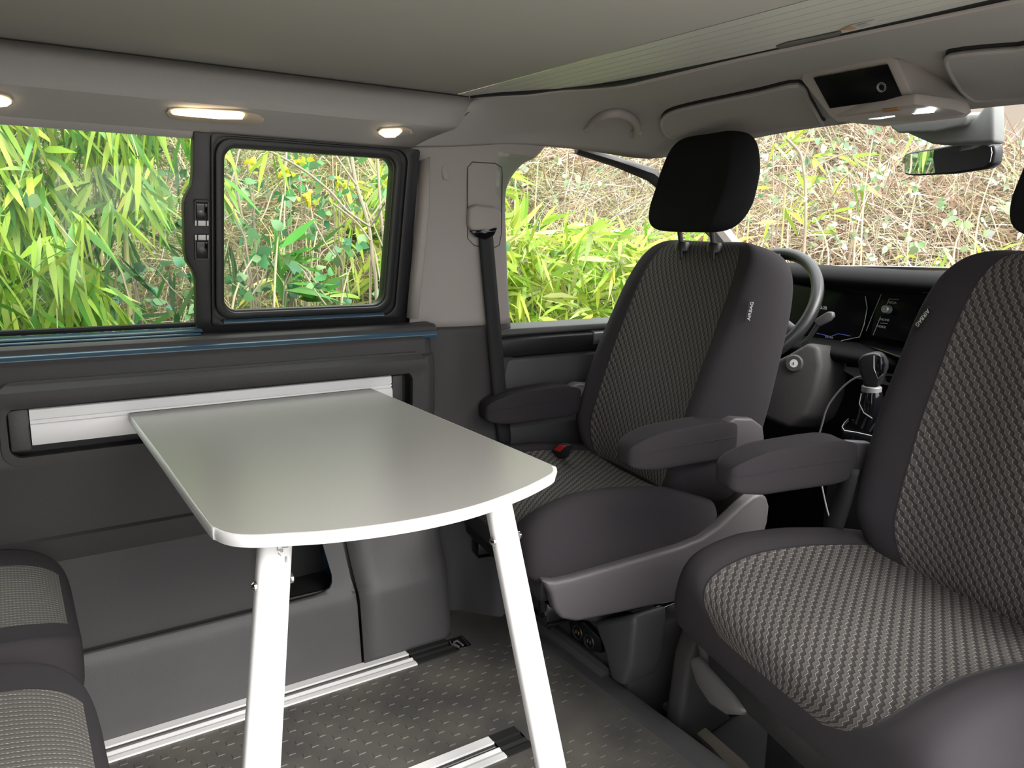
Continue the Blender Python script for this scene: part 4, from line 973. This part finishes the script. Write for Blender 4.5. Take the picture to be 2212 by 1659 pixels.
# steering wheel
sw = thing('steering_wheel', (1.73, .465, .83), 'black steering wheel partly hidden by the driver seat', 'steering wheel')
sc_ = Vector((1.715, .452, .805)); sn = Vector((-.82, 0, .57)).normalized(); sa = Vector((0, 1, 0)); sb2 = sn.cross(sa).normalized()
ring = MB(); n1, n2 = 64, 14; vs = []; fs = []
for i in range(n1):
    a = 2 * math.pi * i / n1; rd = sa * math.cos(a) + sb2 * math.sin(a)
    for k in range(n2):
        b_ = 2 * math.pi * k / n2; vs.append(sc_ + rd * (.175 + .0155 * math.cos(b_)) + sn * .0175 * math.sin(b_))
for i in range(n1):
    for k in range(n2): fs.append([i * n2 + k, ((i + 1) % n1) * n2 + k, ((i + 1) % n1) * n2 + (k + 1) % n2, i * n2 + (k + 1) % n2])
mesh('rim', vs, fs, mat('black_leather', (.02, .02, .021), .36, bump=400, bump_d=.0003), sw)
MB().lathe([(0, .03), (.05, .028), (.07, .015), (.072, -.02), (0, -.04)], sc_, sn, 32).out('hub', M['black'], sw)
for a in (20, 160, 270): 
    rd = sa * math.cos(R(a)) + sb2 * math.sin(R(a)); tube('spoke', [sc_ + rd * .05, sc_ + rd * .165], [.026, .016], M['silver'] if a != 270 else M['black'], sw, flat=(1, .4))
# gear lever and console, cable
gl_ = thing('gear_lever', (1.75, .10, .6), 'automatic gear lever with black leather knob and chrome edge', 'gear lever')
gx = 1.72; g_ = lambda u, v, o=0: hit(u, v, (gx + o, 0, .6), (-1, -.35, 0))
kp = [g_(u, v, -.02) for u, v in ((1852, 778), (1862, 768), (1876, 764), (1890, 762), (1903, 768), (1911, 784), (1911, 800), (1902, 818), (1896, 838), (1864, 836), (1862, 820), (1855, 805))]
slab('knob', kp, Vector((1, .35, 0)).normalized() * .045, M['black'], gl_, bevel=.012, seg=4)
slab('knob_plate', [g_(u, v, -.022) for u, v in ((1890, 772), (1897, 766), (1906, 772), (1911, 788), (1908, 806), (1897, 816), (1890, 800))], Vector((1, .35, 0)) * .012, M['blackg'], gl_, bevel=.003)
tube('chrome_line', [g_(u, v, -.024) for u, v in ((1888, 768), (1888, 795), (1896, 817), (1908, 808))], .0009, M['chrome'], gl_, n=6)
MB().lathe([(.020, .0), (.022, .002), (.022, .014), (.020, .016), (0, .016), (0, 0)], g_(1882, 848, .0), (0, 0, 1), 28).out('collar', M['silver'], gl_)
rows = [(1884, 846), (1884, 870), (1878, 900), (1866, 922)]
tube('gaiter', [g_(u, v, 0) for u, v in rows], [.022, .027, .026, .022], M['blackg'], gl_, n=16)
tube('gaiter_line', [g_(u, v, -.03) for u, v in ((1860, 850), (1856, 872), (1866, 892), (1884, 904))], .0012, M['silver'], gl_, n=6)
gc = thing('gear_console', (1.8, .05, .5), 'black gear console with bright outlined plate and position letters', 'console')
gp = lambda u, v, z=.505: zp(u, v, z)
slab('plate', [gp(u, v) for u, v in ((1816, 926), (1822, 914), (1868, 868), (2000, 880), (2000, 965), (1880, 944), (1822, 934))], (0, 0, -.03), M['blackg'], gc, bevel=.004)
tube('outline', [gp(u, v, .507) for u, v in ((1872, 868), (1848, 890), (1824, 913), (1819, 922), (1824, 930), (1850, 934), (1890, 943))], .0013, M['alu'], gc, n=6)
for u, v, s_ in ((1849, 899, 'N'), (1843, 907, 'D')): text('lettering', s_, .010, gp(u, v, .5075), (0, -1, 0), (1, 0, 0), M['grey_print'], gc)
box('column', (1.72, -.12, -.1), (2.05, .20, .45), M['black'], gc, bevel=.03)
cb = [hit(u, v, (1.66, .2, .6), (-1, -.3, 0)) for u, v in ((1862, 813), (1845, 818), (1822, 835), (1800, 860), (1785, 885), (1775, 920), (1763, 965), (1768, 1010), (1785, 1095), (1800, 1140))]
tag(tube('charging_cable', [tuple(p) for p in cr_pts(cb, 5)], .0022, M['cable'], None, n=8), 'thin grey charging cable hanging beside the gear lever', 'cable')
# passenger belt strap hanging between the seats
rows = []
for p in cr_pts([hit(u, v, (1.30, -.05, .4), (-1, -.2, 0)) for u, v in ((1838, 1010), (1822, 1080), (1800, 1150), (1785, 1215))], 5):
    rows.append([p + np.array((0, .018, 0)), p + np.array((-.004, 0, 0)), p + np.array((0, -.018, 0))])
tag(sheet('seat_belt', rows, M['belt'], None, th=.002), 'dark belt strap hanging beside the passenger backrest', 'seat belt')
# ------------------------------------------------------------------ outside: bank, dry grass, bamboo, brambles
def az_xy(az, r): return CAM[0] + r * np.cos(np.radians(az)), CAM[1] + r * np.sin(np.radians(az))
def az_of(u): return 56.55 - np.degrees(np.arctan((np.asarray(u, float) - 1106) / 1679))
def ground_z(x, y):
    d = np.maximum(0, np.maximum((y - 1.55), (x - 3.6) * .75 + .12 * y))
    az = np.degrees(np.arctan2(y - CAM[1], x - CAM[0]))
    top = np.interp(az, [18, 27, 33, 45, 60, 95], [1.35, 1.45, 2.1, 2.55, 3.2, 3.4])
    z = -.45 + .80 * d + .06 * np.sin(3.1 * x + 1.3 * y) + .05 * np.sin(5.3 * y - 2.2 * x)
    return np.minimum(z, top + .10 * np.sin(4 * x) * np.cos(3 * y))
rows = []
for r in np.r_[np.linspace(.2, 3, 8), np.linspace(3.2, 9, 44), 12, 16]:
    az = np.linspace(-10, 190, 121); x, y = az_xy(az, r); z = ground_z(x, y)
    z = np.where(r > 9, z - .4, z); z = np.where(y < 1.3, np.where(x < 3.0, -.45, z), z)
    rows.append(list(zip(x, y, z)))
tag(mesh('bank', *loft(rows), M['soil'], None, recalc=False, sharp=180), 'brown sloping earth bank behind the van, covered in dry grass', 'bank', kind='structure')
tag(box('ground', (-14, -14, -.60), (14, 1.2, -.46), mat('gravel_ground', (.24, .225, .20), .95, bump=60, bump_d=.01, var=.3), None, bevel=0), 'pale gravel ground under the van', 'ground', kind='structure')

def np_mesh(name, V, nv, faces_local, cols, m, parent=None):
    """V (n, nv, 3); the same local faces for every item; one colour per item"""
    n = V.shape[0]; vs = V.reshape(-1, 3); lt = [len(f) for f in faces_local]; fl = np.concatenate([np.array(f) for f in faces_local])
    loops = (np.arange(n)[:, None] * nv + fl[None, :]).ravel(); tot = np.tile(lt, n); start = np.r_[0, np.cumsum(tot)[:-1]]
    me = bpy.data.meshes.new(name); me.vertices.add(len(vs)); me.vertices.foreach_set('co', vs.astype(np.float32).ravel())
    me.loops.add(len(loops)); me.loops.foreach_set('vertex_index', loops.astype(np.int32))
    me.polygons.add(len(tot)); me.polygons.foreach_set('loop_start', start.astype(np.int32)); me.polygons.foreach_set('loop_total', tot.astype(np.int32))
    ca = me.color_attributes.new('Col', 'FLOAT_COLOR', 'POINT'); c = np.repeat(np.c_[cols, np.ones(n)], nv, axis=0); ca.data.foreach_set('color', c.astype(np.float32).ravel())
    me.materials.append(m); me.validate(); me.update(); return link(name, me, parent)
def unit(a): return a / np.maximum(1e-9, np.linalg.norm(a, axis=-1, keepdims=True))
def blades(name, P, D, L, Wd, droop, cols, m, parent=None):
    n = len(P); s = unit(np.cross(D, RNG.normal(size=(n, 3)))); L = L[:, None]; W = (Wd / 2)[:, None]; dz = np.zeros((n, 3)); dz[:, 2] = -1
    q = lambda t: P + D * L * t + dz * (droop[:, None] * L * t * t)
    nrm = unit(np.cross(D, s)) * W * .35
    V = np.stack([q(0), q(.22) + s * W * .85 + nrm, q(.22) - s * W * .85 + nrm, q(.55) + s * W * .9 + nrm, q(.55) - s * W * .9 + nrm, q(1.)], 1)
    return np_mesh(name, V, 6, [(0, 1, 2), (1, 3, 4, 2), (3, 5, 4)], cols, m, parent)
def jit(c, n, s=.12):
    c = np.array(c); k = RNG.integers(0, len(c), n); v = c[k] * .80 * (1 + RNG.normal(0, s, (n, 1))) * (1 + RNG.normal(0, s * .4, (n, 3)))
    return np.clip(v, .005, .95)
BAM = [(.28, .50, .05), (.44, .66, .08), (.62, .78, .12), (.12, .32, .05), (.52, .70, .16), (.18, .42, .08)]
BAM2 = [(.52, .66, .12), (.62, .70, .16), (.38, .56, .08), (.70, .74, .34), (.24, .44, .06), (.56, .66, .10)]
DRY = [(.54, .45, .27), (.40, .31, .17), (.70, .64, .46), (.28, .19, .10), (.46, .42, .22), (.26, .32, .12), (.20, .34, .12)]
DRY2 = [(.80, .74, .56), (.62, .52, .36), (.50, .34, .25), (.86, .84, .72), (.58, .58, .34), (.38, .25, .18), (.30, .22, .15)]
GRN = [(.10, .30, .12), (.16, .38, .16), (.22, .42, .20), (.14, .34, .22), (.30, .50, .22)]

# dry grass: one mat of thatch per region of the bank
def thatch(n, az0, az1, r0, r1, cols, lab, L0, L1, up):
    az = RNG.uniform(az0, az1, n); r = RNG.uniform(r0, r1, n); x, y = az_xy(az, r); z = ground_z(x, y)
    ok = (z > -.40); x, y, z, r = x[ok], y[ok], z[ok], r[ok]; n = len(x)
    P = np.c_[x, y, z - .02 + RNG.uniform(0, .16, n)]; D = RNG.normal(size=(n, 3)); D[:, 2] = np.abs(D[:, 2]) * up + .05
    D = unit(D); L = RNG.uniform(L0, L1, n)
    o = blades('dry_grass', P, D, L, RNG.uniform(.003, .007, n) * r / 4, RNG.uniform(-.1, .7, n), jit(cols, n, .18), M['straw'])
    tag(o, lab, 'grass', kind='stuff')
thatch(36000, 55, 96, 3.0, 6.2, DRY, 'tangled brown and straw dry grass covering the bank beyond the sliding window', .12, .42, .7)
thatch(52000, 17, 56, 3.6, 8.6, DRY2, 'pale bleached dry grass covering the bank beyond the windscreen and driver window', .18, .60, .6)
# single dead stalks standing out of the grass
def stalk(u, v0, v1, r, du, col='straw', rad=.004):
    a = az_of(u); x, y = az_xy(float(a), r)
    e = lambda uu, v: (lambda d: Vector(CAM + d * (r / math.hypot(d[0], d[1]))))(ray(uu, v))
    p = [e(u + du * t * t, v0 + (v1 - v0) * t) for t in np.linspace(0, 1, 6)]
    z0 = min(float(ground_z(p[0].x, p[0].y)), p[0].z - .05); p = [Vector((p[0].x, p[0].y, z0 - .03))] + p
    return tube('dead_stalk', p, [rad] * 4 + [rad * .7] * 3, M['stalk'], None, n=6)
M['stalk'] = mat('dry_stalk', (.66, .57, .38), .7, var=.25)
SL = ['left of the centre of the sliding window, tall and straight', 'in the middle of the sliding window, the tallest one', 'short, beside the tall middle stalk of the sliding window', 'leaning right in the middle of the sliding window',
      'at the left edge of the sliding window', 'leaning far right across the lower sliding window', 'short, right of the centre of the sliding window', 'tall, just left of the rear-view mirror', 'half as tall, just left of the rear-view mirror',
      'right of the rear-view mirror, the tallest one', 'directly below the rear-view mirror', 'close to the right side of the driver headrest', 'at the left edge of the driver door window', 'second from the left edge of the driver door window', 'right of the rear-view mirror, short and leaning', 'leaning left between headrest and mirror']
SG = 'single dead stalks standing in the dry grass'
for k, (u, v0, v1, r, du) in enumerate(((592, 680, 420, 2.7, 20), (612, 640, 300, 3.1, 8), (640, 690, 540, 2.9, -14), (665, 680, 500, 2.9, 20), (500, 690, 560, 2.8, 45), (660, 680, 590, 2.9, 90), (735, 690, 560, 3.0, 30),
                             (1860, 560, 300, 4.4, 25), (1845, 560, 420, 4.4, 30), (2105, 560, 330, 4.6, 60), (1960, 560, 380, 5.0, 30), (1700, 540, 330, 5.0, 40), (1108, 700, 320, 4.0, 8), (1150, 700, 350, 4.2, 12), (2060, 560, 460, 4.4, 40), (1790, 560, 470, 4.2, -30))):
    tag(stalk(u, v0, v1, r, du), 'pale dead grass stalk ' + SL[k], 'stalk', SG)
# woody stems and branches
def stemthing(label, pix, r, rad, z_to_ground=True):
    e = lambda u, v, rr: (lambda d: Vector(CAM + d * (rr / math.hypot(d[0], d[1]))))(ray(u, v))
    t = None; q = []
    for path in pix: q.append([e(u, v, r + .03 * i) for i, (u, v) in enumerate(path)])
    base = q[0][0].copy(); gz = float(ground_z(base.x, base.y)); base.z = min(gz, base.z - .03)
    t = thing('sapling', base, label, 'sapling', None)
    for j, path in enumerate(q):
        pts = ([base] if (j == 0 and z_to_ground) else []) + path
        tube('stem' if j == 0 else 'branch', [tuple(p) for p in cr_pts(pts, 3)], rad if j == 0 else rad * .5, M['twig'], t, n=7)
    return t
stemthing('grey brown sapling with crossing twigs behind the right end of the sliding window', [[(815, 680), (805, 560), (795, 480), (770, 400), (760, 340), (755, 300)], [(795, 480), (830, 430), (850, 400)], [(770, 400), (735, 350), (715, 320)], [(800, 520), (770, 480), (720, 440)]], 2.9, .007)
stemthing('thin upright sapling nearest the right edge of the sliding window', [[(838, 690), (832, 560), (822, 450), (815, 330)], [(830, 540), (800, 470), (790, 440)], [(826, 500), (850, 450)]], 3.1, .0055)
stemthing('long thin branch arching diagonally across the sliding window view', [[(845, 520), (800, 490), (750, 455), (715, 415), (660, 370), (600, 335), (560, 318)]], 2.6, .0038)
stemthing('reddish bare shrub stem beyond the windscreen left of the mirror', [[(1735, 560), (1740, 420), (1735, 360), (1728, 330), (1700, 300)], [(1738, 380), (1780, 350), (1830, 330)], [(1738, 430), (1700, 400), (1670, 385)], [(1735, 350), (1750, 300), (1760, 270)]], 4.3, .008)

# bamboo: each clump has its culms and its foliage
def fans(centers, dirs, k0, k1, spread):
    P = []; D = []
    for c, d in zip(centers, dirs):
        k = RNG.integers(k0, k1 + 1); dd = unit(d + RNG.normal(0, spread, (k, 3))); P.append(np.repeat(c[None], k, 0) + RNG.normal(0, .008, (k, 3))); D.append(dd)
    return np.concatenate(P), np.concatenate(D)
def bamboo(label, bx, by, zb, height, culms, nf, cols, L, lean, hang, spread_xy, zlo, zhi, kind_dir='down', leafw=.020):
    t = thing('bamboo', (bx, by, zb), label, 'bamboo', None)
    for k in range(culms):
        x0 = bx + RNG.uniform(-1, 1) * spread_xy[0] * .8; y0 = by + RNG.uniform(.3, 1.4) * spread_xy[1]
        pts = [Vector((x0 + lean[0] * s * s + .02 * math.sin(3 * s + k), y0 + lean[1] * s * s, zb + height * s)) for s in np.linspace(0, 1, 7)]
        tube('culm', pts, [.0075, .0075, .007, .006, .005, .004, .002], M['culm'], t, n=8)
    c = np.c_[bx + RNG.normal(0, 1, nf) * spread_xy[0] * .6, by + RNG.normal(0, 1, nf) * spread_xy[1] * .6, RNG.uniform(zlo, zhi, nf)]
    if kind_dir == 'down': d = np.c_[RNG.normal(.05, .42, nf), RNG.normal(-.15, .25, nf), -np.abs(RNG.normal(1., .3, nf))]
    else: d = np.c_[RNG.normal(0, .7, nf), RNG.normal(-.35, .5, nf), RNG.normal(.05, .6, nf)]
    P, D = fans(c, unit(d), 3, 6, .42); n = len(P)
    blades('foliage', P, D, RNG.uniform(L[0], L[1], n), RNG.uniform(leafw * .7, leafw * 1.2, n), RNG.uniform(.05, hang, n), jit(cols, n, .16), M['leaf'], t)
    tw = MB()
    for i in RNG.choice(nf, min(nf, 50), replace=False):
        q = c[i]; tw.tube([tuple(q), tuple(q + np.array((RNG.normal(0, .05), .08, .10)))], .0012, 4, cap=False)
    tw.out('twigs', M['culm'], t)
G0 = -.45
bamboo('tall bamboo clump nearest the left edge, drooping bright leaves', -.22, 1.62, G0, 3.0, 5, 300, BAM, (.11, .20), (-.2, -.2), .35, (.32, .22), .15, 1.9, leafw=.0185)
bamboo('drooping bamboo clump behind the middle of the big left window', .08, 1.75, G0, 3.0, 6, 250, BAM, (.11, .20), (.2, -.2), .35, (.28, .22), .75, 1.9, leafw=.0185)
bamboo('overhanging bamboo top at the upper right of the big left window', .40, 1.85, G0 + .2, 2.6, 4, 210, BAM, (.10, .18), (.1, -.2), .35, (.22, .2), 1.05, 2.0, leafw=.017)
bamboo('dark bamboo in shade behind the front clumps on the left', -.15, 2.35, -.1, 2.8, 9, 620, [(.04, .13, .035), (.06, .20, .045), (.09, .25, .05)], (.12, .22), (0, 0), .3, (.65, .25), .1, 2.3)  # leaf colours darkened to stand for the shade behind the clumps
bamboo('yellow green bamboo bush right behind the driver door window', 2.05, 2.15, G0, 1.5, 6, 300, BAM2, (.12, .22), (0, -.1), .25, (.42, .35), .30, 1.02, 'all', .022)
bamboo('bright bamboo bush behind the driver headrest', 2.75, 2.05, G0, 1.5, 5, 280, BAM2, (.12, .22), (.1, -.1), .25, (.40, .35), .25, 1.02, 'all', .022)
bamboo('dark bamboo in shade behind the bright bush of the driver window', 2.2, 2.65, -.1, 1.4, 6, 260, [(.06, .16, .04), (.10, .22, .05), (.20, .14, .07)], (.12, .22), (0, 0), .25, (.6, .25), .1, 1.0, 'all', .022)  # shade is put into these dark leaf colours
bamboo('bamboo bush low behind the door pillar and belt line', 1.65, 2.45, -.1, 1.4, 5, 170, BAM2, (.12, .22), (0, 0), .25, (.32, .3), .3, 1.25, 'all', .022)
bamboo('sparse bamboo shoots rising right of the driver headrest', 3.75, 1.75, 0, 1.4, 3, 22, BAM2, (.12, .22), (0, 0), .25, (.35, .3), .9, 1.6, 'all', .02)
bamboo('low pale bamboo sprouts beyond the windscreen base', 4.2, .95, 0, .8, 3, 26, BAM2, (.10, .2), (0, 0), .25, (.6, .4), .55, 1.0, 'all', .018)
bamboo('fresh green bamboo sprig in front of the grass in the sliding window', .90, 1.75, G0, 1.4, 2, 11, [(.12, .38, .07), (.18, .44, .08)], (.13, .21), (0, 0), .2, (.10, .10), .68, .95, 'all', .026)
bamboo('thin bamboo sprig low in the sliding window', .95, 1.95, G0, 1.2, 2, 14, BAM, (.10, .18), (0, 0), .2, (.2, .1), .5, .75, 'down', .02)

# brambles: arching canes with rounded leaflets
def bramble(u, v, r, n, cols, lab, spread=.22):
    d = ray(u, v); p = CAM + d * (r / math.hypot(d[0], d[1])); gz = float(ground_z(p[0], p[1])); p[2] = max(p[2], gz + .05)
    t = thing('bramble', (p[0], p[1], gz), lab, 'bramble', None)
    c = p + RNG.normal(0, 1, (n, 3)) * np.array([spread, spread, spread * .7]); P = np.repeat(c, 3, 0); m_ = len(P)
    D = unit(RNG.normal(size=(m_, 3)) + np.array([0, -.3, .1])); L = RNG.uniform(.03, .055, m_)
    blades('foliage', P, D, L, L * .8, RNG.uniform(0, .3, m_), jit(cols, m_, .2), M['leaf'], t)
    for k in range(3):
        a = RNG.uniform(0, 6.28); q = [Vector((p[0], p[1], gz - .02)), Vector(p + np.array([.1 * math.cos(a), .1 * math.sin(a), .05])), Vector(p + np.array([.25 * math.cos(a), .25 * math.sin(a), -.02]))]
        tube('cane', [tuple(x) for x in cr_pts(q, 4)], .003, M['twig'], t, n=5)
PALE = [(.42, .56, .36), (.55, .66, .46), (.70, .76, .62), (.34, .48, .24)]
for (u, v, r, n, c, w) in ((560, 390, 3.3, 26, GRN, 'upper left of the sliding window'), (650, 470, 3.2, 30, GRN, 'centre of the sliding window'), (590, 540, 2.9, 26, GRN, 'left of centre in the sliding window'),
                           (720, 370, 3.6, 30, GRN, 'upper right of the sliding window'), (560, 640, 2.8, 16, GRN, 'lower left of the sliding window'), (680, 620, 2.9, 16, GRN, 'bottom middle of the sliding window'), (790, 590, 3.1, 18, GRN, 'lower right of the sliding window'),
                           (230, 640, 2.9, 26, GRN, 'low behind the big left window'), (330, 560, 3.2, 22, GRN, 'behind the pale reflection in the big left window'),
                           (1880, 430, 4.6, 40, PALE, 'below the rear-view mirror'), (1700, 320, 5.0, 46, PALE, 'above and right of the driver headrest'), (2110, 420, 5.0, 40, PALE, 'right of the rear-view mirror'), (1850, 300, 5.6, 40, PALE, 'left of the rear-view mirror'), (1220, 360, 4.6, 34, PALE, 'top of the driver door window'), (1980, 520, 4.6, 26, PALE, 'above the dashboard')):
    bramble(u, v, r, n, c, ('green' if c is GRN else 'pale') + ' bramble leaves, ' + w, .20 if c is GRN else .34)
YEL = [(.85, .75, .05), (.75, .80, .12)]
for (u, v, r, w) in ((648, 345, 3.0, 'highest'), (625, 375, 3.0, 'middle'), (545, 355, 3.1, 'leftmost'), (665, 430, 3.0, 'lowest'), (735, 395, 3.2, 'rightmost')):
    d = ray(u, v); p = CAM + d * (r / math.hypot(d[0], d[1])); n = 14; P = p + RNG.normal(0, .012, (n, 3)); D = unit(RNG.normal(size=(n, 3))); L = RNG.uniform(.02, .035, n)
    t = thing('yellow_sprig', tuple(p), 'sprig of yellow leaves in the sliding window, the ' + w + ' one', 'sprig', None)
    blades('foliage', P, D, L, L * .7, L * 0, jit(YEL, n, .1), M['leaf'], t)
    tube('twig', [Vector((p[0], p[1], float(ground_z(p[0], p[1])) - .02)), Vector(p)], .002, M['twig'], t, n=5)

# brick building behind the bank, seen at the upper right
bd = thing('brick_building', (11, 3.2, -.5), 'red brick building with pale roof edge beyond the bank at the upper right', 'building')
bm_ = bpy.data.materials.new('red_brick'); bm_.use_nodes = True; n_ = bm_.node_tree; bt = n_.nodes.new('ShaderNodeTexBrick'); bt.inputs['Scale'].default_value = 4
bt.inputs['Color1'].default_value = (.42, .15, .08, 1); bt.inputs['Color2'].default_value = (.55, .22, .13, 1); bt.inputs['Mortar'].default_value = (.45, .38, .32, 1)
t_ = n_.nodes.new('ShaderNodeTexCoord'); mp_ = n_.nodes.new('ShaderNodeMapping'); mp_.inputs['Rotation'].default_value = (R(90), 0, R(90)); n_.links.new(t_.outputs['Object'], mp_.inputs[0]); n_.links.new(mp_.outputs[0], bt.inputs['Vector']); n_.links.new(bt.outputs[0], n_.nodes['Principled BSDF'].inputs['Base Color'])
box('wall', (11, .5, -.5), (15, 5.6, 3.05), bm_, bd, bevel=0)
box('roof_edge', (10.9, .4, 3.05), (15.2, 5.7, 3.25), M['white'], bd, bevel=.01)
box('window', (10.97, 3.3, .9), (11.02, 4.3, 2.2), M['blackg'], bd, bevel=0)
box('window', (10.97, 1.5, .9), (11.02, 2.5, 2.2), M['blackg'], bd, bevel=0)

# pale ground patch added to give the faint reflection in the left windows: outline mirrored in the pane onto the ground
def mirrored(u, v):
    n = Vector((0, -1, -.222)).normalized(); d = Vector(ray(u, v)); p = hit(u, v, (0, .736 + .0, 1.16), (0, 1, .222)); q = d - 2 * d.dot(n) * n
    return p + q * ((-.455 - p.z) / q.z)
patch_o = [mirrored(u, v) for u, v in ((115, 400), (128, 378), (220, 360), (300, 362), (400, 380), (470, 420), (505, 490), (545, 570), (600, 680), (560, 780), (180, 780), (145, 560))]
tag(slab('paving', [(p.x, p.y, -.458) for p in patch_o], (0, 0, .012), mat('pale_paving', (.85, .84, .80), .8, bump=80, bump_d=.002), None, bevel=0), 'pale paving on the ground outside the open door, mirrored in the left windows', 'paving', kind='structure')
print('PAV', [tuple(round(c, 2) for c in p) for p in patch_o])
